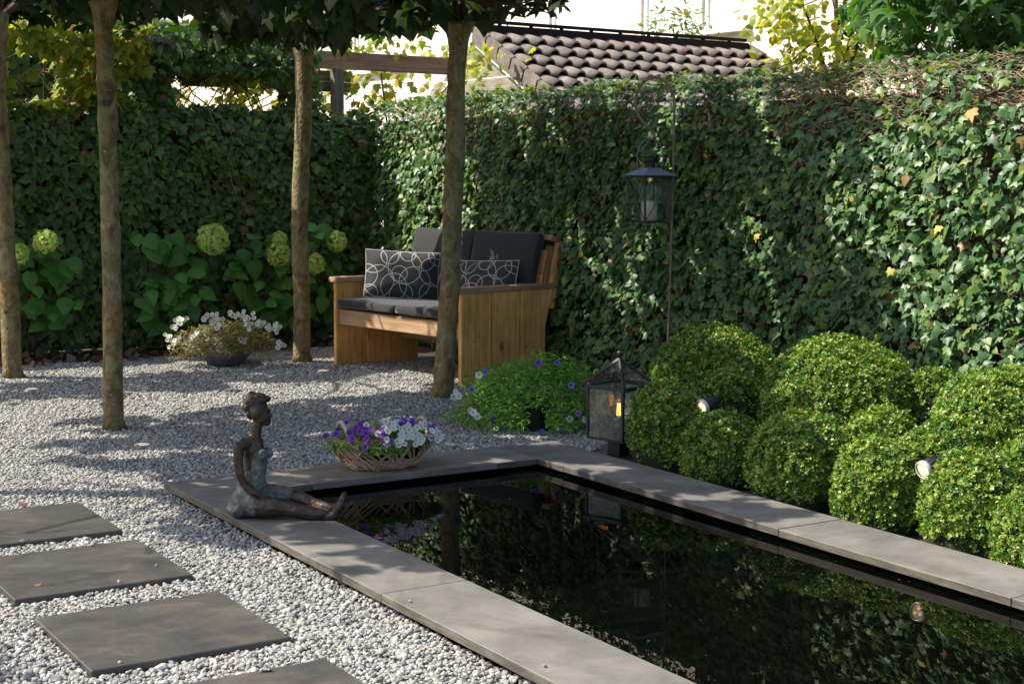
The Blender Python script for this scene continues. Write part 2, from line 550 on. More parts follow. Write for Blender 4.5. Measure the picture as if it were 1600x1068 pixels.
def weather(m, lo, hi, sc1=1.7, spk=.25, spc=(.5, .48, .42)):
    """broad water stains, darker drips and fine pale specks"""
    n, l = m.node_tree.nodes, m.node_tree.links
    b = n['Principled BSDF']
    src = b.inputs['Base Color'].links[0].from_socket
    tc = n.new('ShaderNodeTexCoord')
    oi = n.new('ShaderNodeObjectInfo')
    mu = n.new('ShaderNodeMath')
    mu.operation = 'MULTIPLY'
    mu.inputs[1].default_value = 53
    l.new(oi.outputs['Random'], mu.inputs[0])
    ad = n.new('ShaderNodeVectorMath')
    l.new(tc.outputs['Object'], ad.inputs[0])
    l.new(mu.outputs[0], ad.inputs[1])
    n1 = n.new('ShaderNodeTexNoise')
    n1.inputs['Scale'].default_value = sc1
    n1.inputs['Detail'].default_value = 12
    n1.inputs['Roughness'].default_value = .72
    n1.inputs['Distortion'].default_value = 1.2
    l.new(ad.outputs[0], n1.inputs[0])
    r1 = ramp(n, [(.34, lo), (.5, (1, 1, 1)), (.66, hi)])
    l.new(n1.outputs[0], r1.inputs[0])
    mx = n.new('ShaderNodeMixRGB')
    mx.blend_type = 'MULTIPLY'
    mx.inputs[0].default_value = 1
    l.new(src, mx.inputs[1])
    l.new(r1.outputs[0], mx.inputs[2])
    n2 = n.new('ShaderNodeTexNoise')
    n2.inputs['Scale'].default_value = 75
    n2.inputs['Detail'].default_value = 3
    l.new(ad.outputs[0], n2.inputs[0])
    r2 = ramp(n, [(.66, (0, 0, 0)), (.74, (spk, spk, spk))])
    l.new(n2.outputs[0], r2.inputs[0])
    m2 = n.new('ShaderNodeMixRGB')
    m2.inputs[2].default_value = (*spc, 1)
    l.new(r2.outputs[0], m2.inputs[0])
    l.new(mx.outputs[0], m2.inputs[1])
    l.new(m2.outputs[0], b.inputs['Base Color'])


weather(MT['stone'], (.72, .70, .66), (1.14, 1.10, 1.02))
weather(MT['stone_brown'], (.65, .62, .58), (1.2, 1.15, 1.05))
weather(MT['paver'], (.64, .67, .72), (1.28, 1.22, 1.14), 2.6, .35, (.30, .28, .24))
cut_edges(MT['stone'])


# ------------------------------------------------------------------ object helpers
def tag(o, label=None, cat=None, group=None, kind=None):
    if label:
        o['label'] = label
    if cat:
        o['category'] = cat
    if group:
        o['group'] = group
    if kind:
        o['kind'] = kind
    return o


def empty(name, loc=(0, 0, 0), rz=0, label=None, cat=None, group=None, kind=None):
    o = bpy.data.objects.new(name, None)
    o.empty_display_size = .1
    COL.objects.link(o)
    o.location = loc
    o.rotation_euler = (0, 0, rz)
    return tag(o, label, cat, group, kind)


def link(name, me, mat=None, parent=None, loc=None, rot=None):
    o = bpy.data.objects.new(name, me)
    COL.objects.link(o)
    if mat and not me.materials:
        me.materials.append(mat)
    if parent:
        o.parent = parent
    if loc is not None:
        o.location = loc
    if rot is not None:
        o.rotation_euler = rot
    return o


def bmobj(name, bm, mat=None, parent=None, smooth=False, **k):
    me = bpy.data.meshes.new(name)
    bm.normal_update()
    bm.to_mesh(me)
    bm.free()
    if smooth:
        me.polygons.foreach_set('use_smooth', [True] * len(me.polygons))
    return link(name, me, mat, parent, **k)


def npmesh(name, V, F, rnd=None, smooth=False):
    """V (n,3), F (m,k) with equal k"""
    me = bpy.data.meshes.new(name)
    V = np.ascontiguousarray(V, np.float32)
    F = np.ascontiguousarray(F, np.int32)
    k = F.shape[1]
    me.vertices.add(len(V))
    me.vertices.foreach_set('co', V.ravel())
    me.loops.add(F.size)
    me.loops.foreach_set('vertex_index', F.ravel())
    me.polygons.add(len(F))
    me.polygons.foreach_set('loop_start', np.arange(0, F.size, k, dtype=np.int32))
    if smooth:
        me.polygons.foreach_set('use_smooth', np.ones(len(F), bool))
    if rnd is not None:
        a = me.attributes.new('rnd', 'FLOAT', 'POINT')
        a.data.foreach_set('value', np.ascontiguousarray(rnd, np.float32))
    me.update(calc_edges=True)
    return me


def box(name, size, loc, mat, parent=None, rot=(0, 0, 0), bevel=.004, seg=1):
    bm = bmesh.new()
    bmesh.ops.create_cube(bm, size=1)
    for v in bm.verts:
        v.co = Vector((v.co.x * size[0], v.co.y * size[1], v.co.z * size[2]))
    if bevel:
        bmesh.ops.bevel(bm, geom=bm.edges[:], offset=bevel, segments=seg, affect='EDGES')
    return bmobj(name, bm, mat, parent, loc=loc, rot=rot)


def prism(name, outline, thick, mat, parent, origin, ax, ay, az, bevel=.003):
    """flat outline in (ax, ay), thickened along az, standing at origin"""
    bm = bmesh.new()
    a = [bm.verts.new((x, y, -thick / 2)) for x, y in outline]
    b = [bm.verts.new((x, y, thick / 2)) for x, y in outline]
    n = len(outline)
    bm.faces.new(a[::-1])
    bm.faces.new(b)
    for i in range(n):
        bm.faces.new((a[i], a[(i + 1) % n], b[(i + 1) % n], b[i]))
    bmesh.ops.recalc_face_normals(bm, faces=bm.faces[:])
    if bevel:
        bmesh.ops.bevel(bm, geom=bm.edges[:], offset=bevel, segments=1, affect='EDGES')
    o = bmobj(name, bm, mat, parent)
    m = Matrix.Identity(4)
    for i in range(3):
        m[i][0], m[i][1], m[i][2], m[i][3] = ax[i], ay[i], az[i], origin[i]
    o.matrix_local = m
    return o


def tube_data(pts, rad, seg=8, cap=True, wob=0.0, wf=6.0, close=False):
    pts = [Vector(p) for p in pts]
    n = len(pts)
    if not hasattr(rad, '__len__'):
        rad = [rad] * n
    V, F = [], []
    up = Vector((0, 0, 1))
    prev = None
    for i, p in enumerate(pts):
        if close:
            t = (pts[(i + 1) % n] - pts[i - 1]).normalized()
        else:
            t = (pts[min(i + 1, n - 1)] - pts[max(i - 1, 0)]).normalized()
        if prev is None:
            x = t.cross(up) if abs(t.z) < .9 else t.cross(Vector((0, 1, 0)))
        else:
            x = prev - t * prev.dot(t)
        x.normalize()
        prev = x
        y = t.cross(x)
        for k in range(seg):
            a = 2 * math.pi * k / seg
            d = x * math.cos(a) + y * math.sin(a)
            r = rad[i]
            if wob:
                r *= 1 + wob * mnoise.noise(Vector((p + d * r) * wf))
            V.append(tuple(p + d * r))
    m = n if close else n - 1
    for i in range(m):
        j = (i + 1) % n
        for k in range(seg):
            F.append((i * seg + k, i * seg + (k + 1) % seg, j * seg + (k + 1) % seg, j * seg + k))
    return V, F


def tube(name, pts, rad, mat, parent=None, seg=8, wob=0, wf=6, close=False, smooth=True):
    V, F = tube_data(pts, rad, seg, wob=wob, wf=wf, close=close)
    me = bpy.data.meshes.new(name)
    if not close:
        F = F + [tuple(range(seg))[::-1], tuple(range(len(V) - seg, len(V)))]
    me.from_pydata(V, [], F)
    me.polygons.foreach_set('use_smooth', [smooth] * len(me.polygons))
    me.update()
    return link(name, me, mat, parent)


def tubes(name, lst, mat, parent=None, seg=4):
    """many thin twigs joined as one piece of stuff; lst of (pts, rad)"""
    V, F = [], []
    for pts, rad in lst:
        v, f = tube_data(pts, rad, seg)
        o = len(V)
        V += v
        F += [tuple(i + o for i in q) for q in f]
    me = npmesh(name, np.array(V), np.array(F), smooth=True)
    return tag(link(name, me, mat, parent), kind='stuff')


def lathe(name, prof, mat, parent=None, seg=24, loc=(0, 0, 0), smooth=True, rot=(0, 0, 0), sx=1, sy=1):
    bm = bmesh.new()
    rings = []
    for r, z in prof:
        if r < 1e-5:
            rings.append([bm.verts.new((0, 0, z))])
        else:
            rings.append([bm.verts.new((sx * r * math.cos(2 * math.pi * k / seg), sy * r * math.sin(2 * math.pi * k / seg), z)) for k in range(seg)])
    for a, b in zip(rings, rings[1:]):
        for k in range(seg):
            k2 = (k + 1) % seg
            if len(a) == 1 and len(b) == 1:
                continue
            if len(a) == 1:
                bm.faces.new((a[0], b[k], b[k2]))
            elif len(b) == 1:
                bm.faces.new((a[k], a[k2], b[0]))
            else:
                bm.faces.new((a[k], a[k2], b[k2], b[k]))
    bmesh.ops.recalc_face_normals(bm, faces=bm.faces[:])
    return bmobj(name, bm, mat, parent, smooth=smooth, loc=loc, rot=rot)


# ------------------------------------------------------------------ leaves
def leaf_tpl(outline, center, bend=.12, curl=.0):
    """outline of one half (x>=0) from base to tip; fan of triangles about the centre, folded along the midrib"""
    pts = list(outline) + [(-x, y) for x, y in reversed(outline) if x > 1e-6]
    V = [(0, center, .0)]
    for x, y in pts:
        V.append((x, y, -abs(x) * bend * 2 - curl * (y - center) ** 2))
    n = len(pts)
    F = [(0, 1 + i, 1 + (i + 1) % n) for i in range(n)]
    return np.array(V, float), np.array(F)


IVY = leaf_tpl([(0, 0), (.20, -.16), (.50, .02), (.36, .22), (.46, .48), (.18, .52), (0, 1.0)], .3, .16, .25)
IVY2 = leaf_tpl([(0, .0), (.26, -.12), (.46, .10), (.36, .40), (.20, .66), (0, .92)], .3, .10, .2)
PLANE = leaf_tpl([(0, 0), (.25, -.06), (.52, .16), (.36, .30), (.56, .58), (.30, .56), (.16, .78), (0, 1.05)], .3, .14, .35)
STAR = leaf_tpl([(0, 0), (.14, .06), (.50, -.02), (.22, .24), (.60, .55), (.20, .46), (0, 1.05)], .25, .10, .3)
ROUND = leaf_tpl([(0, 0), (.30, .05), (.45, .35), (.34, .68), (0, 1.0)], .45, .08, .3)
CORD = leaf_tpl([(0, .05), (.22, -.04), (.40, .16), (.42, .42), (.24, .76), (0, 1.05)], .4, .16, .35)
LANCE = (np.array([(0, 0, 0), (.16, .45, -.05), (0, 1, -.1), (-.16, .45, -.05)], float), np.array([(0, 1, 2), (0, 2, 3)]))
BOXL = (np.array([(0, 0, 0), (.30, .35, -.03), (.24, .78, -.05), (0, 1, -.02), (-.24, .78, -.05), (-.30, .35, -.03)], float),
        np.array([(0, 1, 2), (0, 2, 3), (0, 3, 4), (0, 4, 5)]))


def norm(a):
    return a / np.maximum(np.linalg.norm(a, axis=-1, keepdims=True), 1e-9)


def frames(nrm, tip):
    """rotation matrices whose z is the leaf normal and y the leaf tip"""
    z = norm(nrm)
    y = norm(tip - z * (tip * z).sum(-1, keepdims=True))
    x = np.cross(y, z)
    return np.stack([x, y, z], -1)


def scatter(tpl, P, M, S, rnd=None):
    V0, F0 = tpl
    n = len(P)
    V = np.einsum('nij,kj->nki', M * S[:, None, None], V0) + P[:, None, :]
    F = F0[None] + (np.arange(n) * len(V0))[:, None, None]
    if rnd is None:
        rnd = rng.random(n)
    return V.reshape(-1, 3), F.reshape(-1, 3), np.repeat(rnd, len(V0))


_shared = {}


def shared_leaf(key, tpl, mat, r):
    k = (key, mat.name, r)
    if k not in _shared:
        V, F = tpl
        me = npmesh(key, V, F, np.full(len(V), r))
        me.materials.append(mat)
        _shared[k] = me
    return _shared[k]


def foliage(parent, P, M, S, tpl, mat, key, nparts=0, partname='leaf', stuffname='foliage', bias=None, rnd=None, off=None):
    """the largest leaves in view become parts of their own, the rest one part of kind stuff"""
    pick = np.zeros(len(P), bool)
    if off is None:
        off = np.zeros(3)
    if nparts:
        iv, d = in_view(P)
        score = S / np.maximum(d, .1) * iv
        if bias is not None:
            score = score * bias
        idx = np.argsort(-score)[:nparts]
        idx = idx[score[idx] > 0]
        pick[idx] = True
        for i in idx:
            o = bpy.data.objects.new(partname, shared_leaf(key, tpl, mat, 0.0))
            COL.objects.link(o)
            o.parent = parent
            m = Matrix((M[i] * S[i]).tolist()).to_4x4()
            m.translation = Vector((P[i] - off).tolist())
            o.matrix_local = m
    k = ~pick
    V, F, r = scatter(tpl, P[k] - off, M[k], S[k], None if rnd is None else rnd[k])
    o = link(stuffname, npmesh(stuffname, V, F, r), mat, parent)
    tag(o, kind='stuff')
    return o


TPLCOL = {}


def template_collection(name, meshes, mat):
    c = bpy.data.collections.new(name)
    for i, me in enumerate(meshes):
        me.materials.append(mat)
        o = bpy.data.objects.new(name + '_piece', me)
        c.objects.link(o)
    return c


def instancer(name, P, E, S, coll, parent=None):
    """geometry nodes: one piece per point, for stuff nobody could count"""
    me = bpy.data.meshes.new(name)
    n = len(P)
    me.vertices.add(n)
    me.vertices.foreach_set('co', np.ascontiguousarray(P, np.float32).ravel())
    a = me.attributes.new('rot', 'FLOAT_VECTOR', 'POINT')
    a.data.foreach_set('vector', np.ascontiguousarray(E, np.float32).ravel())
    a = me.attributes.new('scl', 'FLOAT_VECTOR', 'POINT')
    a.data.foreach_set('vector', np.ascontiguousarray(S, np.float32).ravel())
    a = me.attributes.new('pick', 'INT', 'POINT')
    a.data.foreach_set('value', rng.integers(0, len(coll.objects), n).astype(np.int32))
    o = link(name, me, None, parent)
    key = coll.name
    if key not in TPLCOL:
        g = bpy.data.node_groups.new('scatter_' + name, 'GeometryNodeTree')
        g.interface.new_socket('Geometry', in_out='INPUT', socket_type='NodeSocketGeometry')
        g.interface.new_socket('Geometry', in_out='OUTPUT', socket_type='NodeSocketGeometry')
        N, L = g.nodes, g.links
        gi, go = N.new('NodeGroupInput'), N.new('NodeGroupOutput')
        ip = N.new('GeometryNodeInstanceOnPoints')
        ci = N.new('GeometryNodeCollectionInfo')
        ci.inputs['Collection'].default_value = coll
        ci.inputs['Separate Children'].default_value = True
        ci.inputs['Reset Children'].default_value = True
        ip.inputs['Pick Instance'].default_value = True
        def attr(nm, t):
            q = N.new('GeometryNodeInputNamedAttribute')
            q.data_type = t
            q.inputs['Name'].default_value = nm
            return q.outputs['Attribute']
        e2r = N.new('FunctionNodeEulerToRotation')
        L.new(attr('rot', 'FLOAT_VECTOR'), e2r.inputs[0])
        L.new(gi.outputs[0], ip.inputs['Points'])
        L.new(ci.outputs[0], ip.inputs['Instance'])
        L.new(attr('pick', 'INT'), ip.inputs['Instance Index'])
        L.new(e2r.outputs[0], ip.inputs['Rotation'])
        L.new(attr('scl', 'FLOAT_VECTOR'), ip.inputs['Scale'])
        L.new(ip.outputs[0], go.inputs[0])
        TPLCOL[key] = g
    md = o.modifiers.new('scatter', 'NODES')
    md.node_group = TPLCOL[key]
    tag(o, kind='stuff')
    return o


def mat_to_euler(M):
    """zyx matrices -> xyz euler, vectorised"""
    sy = np.sqrt(M[:, 0, 0] ** 2 + M[:, 1, 0] ** 2)
    return np.stack([np.arctan2(M[:, 2, 1], M[:, 2, 2]), np.arctan2(-M[:, 2, 0], sy), np.arctan2(M[:, 1, 0], M[:, 0, 0])], -1)


def fnoise(P, s, seed=0.0):
    return np.array([mnoise.noise(Vector((p[0] * s + seed, p[1] * s - seed, p[2] * s))) for p in P])


# ================================================================== SETTING
def sheet(name, pts, z, mat):
    me = bpy.data.meshes.new(name)
    me.from_pydata([(x, y, z) for x, y in pts], [], [tuple(range(len(pts)))])
    me.update()
    return tag(link(name, me, mat), kind='structure')


POND = (2.312, 2.655, 4.133, 4.490, 6.214, 6.598)     # outer/inner left, inner/outer right, inner/outer back
YN = 1.6                                               # near end of what is modelled of the pond
# ground with a hole for the pond
bm = bmesh.new()
xs = [-150, POND[1] - .02, POND[2] + .02, 150]
ys = [-150, YN, POND[4] + .02, 150]
vv = {(i, j): bm.verts.new((x, y, -.012)) for i, x in enumerate(xs) for j, y in enumerate(ys)}
for i in range(3):
    for j in range(3):
        if i == 1 and j == 1:
            continue
        bm.faces.new((vv[i, j], vv[i + 1, j], vv[i + 1, j + 1], vv[i, j + 1]))
tag(bmobj('ground', bm, MT['ground']), kind='structure')
sheet('soil', [(4.49, YN), (6.6, YN), (6.6, 7.35), (5.25, 6.95), (4.75, 6.45), (4.49, 6.3)], .006, MT['soil'])
sheet('soil', [(-2, 11.75), (6.6, 11.75), (6.6, 13), (-2, 13)], .006, MT['soil'])
sheet('soil', [(6.0, 7.36), (6.6, 7.36), (6.6, 11.74), (6.0, 11.74)], .006, MT['soil'])
bm = bmesh.new()
for q in ([(-6, -2), (2.33, -2), (2.33, 6.58), (-6, 6.58)], [(-6, 6.58), (4.47, 6.58), (4.47, 11.74), (-6, 11.74)], [(4.47, 6.31), (4.75, 6.46), (5.24, 6.96), (5.99, 7.2), (5.99, 11.74), (4.47, 11.74)]):
    bm.faces.new([bm.verts.new((x, y, .002)) for x, y in q])
tag(bmobj('gravel_bed', bm, MT['gravelbase']), kind='structure')

sheet('bounce_paving', [(-9, -14), (12, -14), (12, -2.02), (-9, -2.02)], .01, noisemat('bounce_stone', [(.3, (.42, .39, .34)), (.7, (.56, .53, .47))], 4, rough=.8))  # unseen pale paving added behind the camera to bounce warm light

# pond: coping slabs, dark lined basin, water
pond = empty('garden_pond', (POND[1], POND[4], 0), label='rectangular sunken pond edged with flat grey stone coping slabs', cat='pond')


def slab(x0, x1, y0, y1, zt=.08, th=.032, mat='stone', label=None):
    g = .0015
    sx, sy = x1 - x0 - 2 * g, y1 - y0 - 2 * g
    o = box('coping_slab', (sx, sy, th), ((x0 + x1) / 2 - POND[1], (y0 + y1) / 2 - POND[4], zt - th / 2), MT[mat], pond, bevel=.002, seg=1)
    if label:
        o['label'] = label
    return o


slab(POND[0], POND[1], YN, 2.87)
slab(POND[0], POND[1], 2.87, 4.432)
slab(POND[0], POND[1], 4.432, 5.99)
slab(POND[0], 2.887, 5.99 + 0, POND[5], mat='stone') if False else None
# corner slab at the left is L-shaped: a short piece beside the pond and a piece behind it
slab(POND[0], POND[1], 5.99, POND[4] + .0)
slab(POND[0], 2.887, POND[4], POND[5])
slab(2.887, 3.891, POND[4] - .008, POND[5] - .004, zt=.083, mat='stone_brown', label='damp brown coping slab')
slab(3.891, POND[2] + .0, POND[4], POND[5])
slab(POND[2], POND[3], 5.985, POND[5])
slab(POND[2], POND[3], 4.441, 5.985, zt=.082)
slab(POND[2], POND[3], 3.282, 4.441)
slab(POND[2], POND[3], YN, 3.282)
# pale cut edge under the left end of the back coping
# basin walls below the coping, set back so the slabs overhang
bm = bmesh.new()
x0, x1, y0, y1 = POND[1] - .03, POND[2] + .03, YN, POND[4] + .03
zb, zt_ = -.6, .047
ring = [(x0, y0), (x1, y0), (x1, y1), (x0, y1)]
bot = [bm.verts.new((x - POND[1], y - POND[4], zb)) for x, y in ring]
top = [bm.verts.new((x - POND[1], y - POND[4], zt_)) for x, y in ring]
bm.faces.new(bot)
for i in range(4):
    bm.faces.new((bot[i], bot[(i + 1) % 4], top[(i + 1) % 4], top[i]))
bmobj('basin', bm, MT['liner'], pond)
for (sx_, sy_, cx_, cy_) in ((.25, POND[5] - YN - .08, POND[0] + .165, (POND[5] + YN) / 2), (.25, POND[5] - YN - .08, POND[3] - .165, (POND[5] + YN) / 2)):
    box('foundation', (sx_, sy_, .10), (cx_ - POND[1], cy_ - POND[4], -.003), MT['liner'], pond, bevel=0)
box('foundation', (POND[2] - POND[1], .25, .10), ((POND[2] - POND[1]) / 2, .2, -.003), MT['liner'], pond, bevel=0)
water = sheet('water', [(x0, y0), (x1, y0), (x1, y1), (x0, y1)], .030, MT['water'])

# stepping stones
PV = [(6.04, 6.65, 'slate paver furthest from the camera, cut off by the left edge of the photo'),
      (5.20, 5.84, 'second slate paver of the row, with a leaf shadow on its right end'),
      (4.31, 4.95, 'large slate paver lying whole in the foreground gravel at the lower left'),
      (3.42, 4.06, 'nearest slate paver, only its far corner showing at the bottom edge')]
PAV = []
for y0_, y1_, lab in PV:
    s = .985
    o = box('stepping_stone', (.645, .625, .045), (1.285 + .325 - .012, (y0_ + y1_) / 2 * s + .05, .0075), MT['paver'], bevel=.003, seg=1)
    tag(o, lab, 'paver', 'square slate stepping stones in the gravel')
    PAV.append((1.285 - .015, 1.285 + .64, (y0_ + y1_) / 2 * s + .05 - .315, (y0_ + y1_) / 2 * s + .05 + .315))

# gravel: real stones, instanced
meshes = []
for k in range(9):
    bm = bmesh.new()
    bmesh.ops.create_icosphere(bm, subdivisions=2, radius=1)
    sx, sy, sz = random.uniform(.85, 1.25), random.uniform(.7, .95), random.uniform(.5, .75)
    for v in bm.verts:
        d = 1 + .28 * mnoise.noise(v.co * 1.3 + Vector((k * 7, 0, 0))) + .12 * mnoise.noise(v.co * 3.1 + Vector((k * 3, 5, 0)))
        v.co = Vector((v.co.x * sx * d, v.co.y * sy * d, v.co.z * sz * d))
    me = bpy.data.meshes.new('gravel_piece')
    bm.to_mesh(me)
    bm.free()
    meshes.append(me)
gcol = template_collection('gravel', meshes, MT['gravel'])


def gravel_points(x0, x1, y0, y1, step, margin):
    gx, gy = np.meshgrid(np.arange(x0, x1, step), np.arange(y0, y1, step * .9))
    P = np.stack([gx.ravel(), gy.ravel(), np.zeros(gx.size)], -1)
    P[:, :2] += rng.uniform(-.5, .5, (len(P), 2)) * step
    iv, d = in_view(P, margin)
    P = P[iv]
    x, y = P[:, 0], P[:, 1]
    k = ~((x > POND[0] + .032) & (x < POND[3]) & (y < POND[5] - .034))
    k &= ~((x > 4.49) & (y < 6.45 + (x - 4.6) * .75))
    k &= ~((x > 5.98) | (y > 11.72))
    for a, b, c, e in PAV:
        k &= ~((x > a) & (x < b) & (y > c) & (y < e))
    return P[k]


P1 = gravel_points(-2, 6, 3.2, 8.2, .0128, .12)
P2 = gravel_points(-4, 6.1, 8.2, 11.9, .0160, .07)
r1 = rng.lognormal(math.log(.0080), .30, len(P1))
r2 = rng.lognormal(math.log(.0098), .24, len(P2))
Pg = np.concatenate([P1, P2])
rg = np.concatenate([r1, r2])
Pg[:, 2] = .004 + rng.uniform(-.004, .010, len(Pg)) + .006 * np.sin(Pg[:, 0] * 5.1 + 1) * np.sin(Pg[:, 1] * 4.3)
# the bed lies a little higher against the pond
ed_ = np.minimum(np.maximum(POND[0] - Pg[:, 0], Pg[:, 1] - POND[5]), 9)
Pg[:, 2] += .014 * np.exp(-np.maximum(ed_, 0) / .07) * (Pg[:, 0] < POND[3])
# a few stray stones lie on the pavers and the coping
st_ = []
for a, b, c, e in PAV:
    for q in range(3):
        st_.append((a + (b - a) * random.random(), (c + .02 if random.random() < .5 else e - .02) + random.uniform(-.02, .02) if random.random() < .7 else random.uniform(c, e), .033))
for q in range(4):
    st_.append((random.uniform(POND[0] + .01, POND[0] + .10), random.uniform(2.9, 6.5), .085))
Pg = np.concatenate([Pg, np.array(st_)])
rg = np.concatenate([rg, rng.uniform(.005, .009, len(st_))])
# stones are turned at random
Eg = np.stack([rng.normal(0, .35, len(Pg)), rng.normal(0, .35, len(Pg)), rng.uniform(0, 6.28, len(Pg))], -1)
Sg = rg[:, None] * np.ones(3)
tag(instancer('gravel', Pg, Eg, Sg, gcol), kind='stuff')

# ================================================================== IVY HEDGES
HX, HY, HT = 6.36, 12.3, 2.12        # face of the right hedge, face of the back hedge, top


def jitter(n, s):
    return rng.normal(0, s, (n, 3))


def fence(name, a, b, label, posts):
    """board fence the ivy grows on, from a to b, set behind the leaves"""
    a, b = Vector(a), Vector(b)
    L = (b - a).length
    d = (b - a).normalized()
    ang = math.atan2(d.y, d.x)
    t = empty(name, a, ang, label, 'fence')
    nb = int(L / .148)
    me = None
    for i in range(nb):
        x = (i + .5) * L / nb
        if me is None:
            o = box('board', (1.96, L / nb - .002, .018), (x, 0, 1.0), MT['fence'], t, rot=(R(90), R(-90), 0), bevel=.002)
            me = o.data
        else:
            o = link('board', me, None, t, loc=(x, 0, 1.0), rot=(R(90), R(-90), 0))
        o.rotation_euler = (0, R(90), R(90))
        o.rotation_euler = Matrix(((0, 1, 0), (0, 0, 1), (1, 0, 0))).to_euler()
        o.location.z = 1.0 + random.uniform(-.006, .006)
    for x in posts:
        o = box('post', (2.08, .07, .07), (x, -.06, 1.04), MT['fence'], t, bevel=.004)
        o.rotation_euler = Matrix(((0, 1, 0), (0, 0, 1), (1, 0, 0))).to_euler()
    return t


# local y of the fence points away from the leaves
fence('board_fence', (HX + .20, 12.5, 0), (HX + .20, 3.4, 0), 'dark board fence behind the ivy on the right side', [1.2, 3.0, 4.8, 6.6, 8.4])
fence('board_fence', (-1.6, HY + .2, 0), (HX + .10, HY + .2, 0), 'dark board fence behind the ivy at the back of the gravel', [1.9, 3.8, 5.7, 7.1])


def ivy_hedge(label, n, along, face, out, top, mat, nparts, seedv, smin, smax):
    """along(t) gives a point on the foot of the face, out is the outward normal"""
    out = np.array(out, float)
    t0 = rng.random(n)
    z = rng.uniform(0.02, 1, n) ** .95 * top
    base = along(t0)
    P = base.copy()
    P[:, 2] = z
    lump = fnoise(P, 1.7, seedv) * .08 + fnoise(P, 5.0, seedv) * .032
    depth = rng.beta(2.4, 1.3, n) * .10
    crown = np.clip((z - (top - .16)) / .16, 0, 1)
    P += out * (lump + depth - .03 - crown ** 2 * .10)[:, None]
    nr = out + np.array([0, 0, .42]) + jitter(n, .46)
    nr[:, 2] += crown * 1.2
    tip = np.array([0, 0, -1.0]) + jitter(n, .62)
    S = rng.uniform(smin, smax, n) * np.where(rng.random(n) < .12, 1.35, 1)
    # the top of the hedge
    m = int(n * .14)
    tt = rng.random(m)
    Pt = along(tt) - out * rng.uniform(-.02, .34, m)[:, None]
    Pt[:, 2] = top + fnoise(Pt, 2.2, seedv + 3) * .07 + rng.uniform(-.06, .035, m)
    nt_ = np.array([0, 0, 1.0]) + jitter(m, .5)
    tp = out * .5 + jitter(m, .8)
    P, nr, tip = np.concatenate([P, Pt]), np.concatenate([nr, nt_]), np.concatenate([tip, tp])
    S = np.concatenate([S, rng.uniform(smin, smax, m) * .85])
    th = empty('ivy_hedge', tuple(along(np.array([.5]))[0]), 0, label, 'hedge')
    off = np.array(th.location)
    bias = np.concatenate([.4 + depth / .12, np.full(m, .8)])
    # thin bare patches near the top right
    return th, P, nr, tip, S, bias, off


def along_right(t):
    return np.stack([np.full_like(t, HX), 3.5 + t * 8.9, np.zeros_like(t)], -1)


def along_left(t):
    return np.stack([-1.2 + t * (HX + 1.25), np.full_like(t, HY), np.zeros_like(t)], -1)


th, P, nr, tip, S, bias, off = ivy_hedge('tall ivy hedge on the right behind the box balls, its near end in full sun', 25000, along_right, HX, (-1, 0, 0), 2.14, MT['ivy'], 300, 2.0, .036, .076)
right_hedge = th
bare = (P[:, 2] > 1.78) & (P[:, 1] < 6.9) & (rng.random(len(P)) < .62 * np.clip((P[:, 2] - 1.7) / .25, 0, 1))
keep = ~bare
P, nr, tip, S, bias = P[keep], nr[keep], tip[keep], S[keep], bias[keep]
S = S * np.where((P[:, 2] > 1.75) & (P[:, 1] > 6.9), .8, 1.0)
sel = rng.random(len(P)) < .3
foliage(th, P[~sel], frames(nr, tip)[~sel], S[~sel], IVY, MT['ivy'], 'ivy_leaf', 300, bias=bias[~sel], off=off)
foliage(th, P[sel], frames(nr, tip)[sel], S[sel] * .85, IVY2, MT['ivy'], 'ivy_leaf_small', 0, off=off)
# faded yellow leaves
yl = np.array([(HX - .10, 5.37, 1.86), (HX - .10, 5.55, 1.25), (HX - .10, 6.2, 1.40), (HX - .1, 7.0, 1.15), (HX - .08, 8.1, 1.5), (HX - .08, 9.4, 1.75), (HX - .08, 5.9, 1.0), (HX - .09, 8.9, .95)])
Fr = frames(np.tile([-1, -.2, .3], (8, 1)) + jitter(8, .2), np.tile([0, 0, -1.], (8, 1)) + jitter(8, .4))
for i in range(8):
    o = bpy.data.objects.new('faded_leaf', shared_leaf('faded_leaf', IVY, MT['ivyyellow'], 0.0))
    COL.objects.link(o)
    o.parent = th
    m = Matrix((Fr[i] * (.085 if i == 0 else .055)).tolist()).to_4x4()
    m.translation = Vector((yl[i] - off).tolist())
    o.matrix_local = m
# bare stems woven along the top
tw = []
for i in range(4200):
    y = random.uniform(3.6, 12.2)
    if random.random() < .6:
        y = random.uniform(3.6, 7.0)
    z = random.uniform(1.75, 2.16) if random.random() < .85 else random.uniform(.2, 1.8)
    x = HX + random.uniform(-.05, .12) + max(0, z - 2.05) * .6
    a = random.uniform(-.5, .5)
    Lh = random.uniform(.04, .13)
    p0 = Vector((x, y, z))
    d = Vector((random.uniform(-.25, .15), math.cos(a) * random.choice((-1, 1)), math.sin(a)))
    pts = [p0 + d * Lh * k / 3 + Vector((random.uniform(-1, 1), random.uniform(-1, 1), random.uniform(-1, 1))) * .012 for k in range(4)]
    pts = [q - off_ for q, off_ in ((q, Vector(off)) for q in pts)]
    tw.append((pts, random.uniform(.0015, .0034)))
tubes('stems', tw, MT['twig'], th, seg=3)

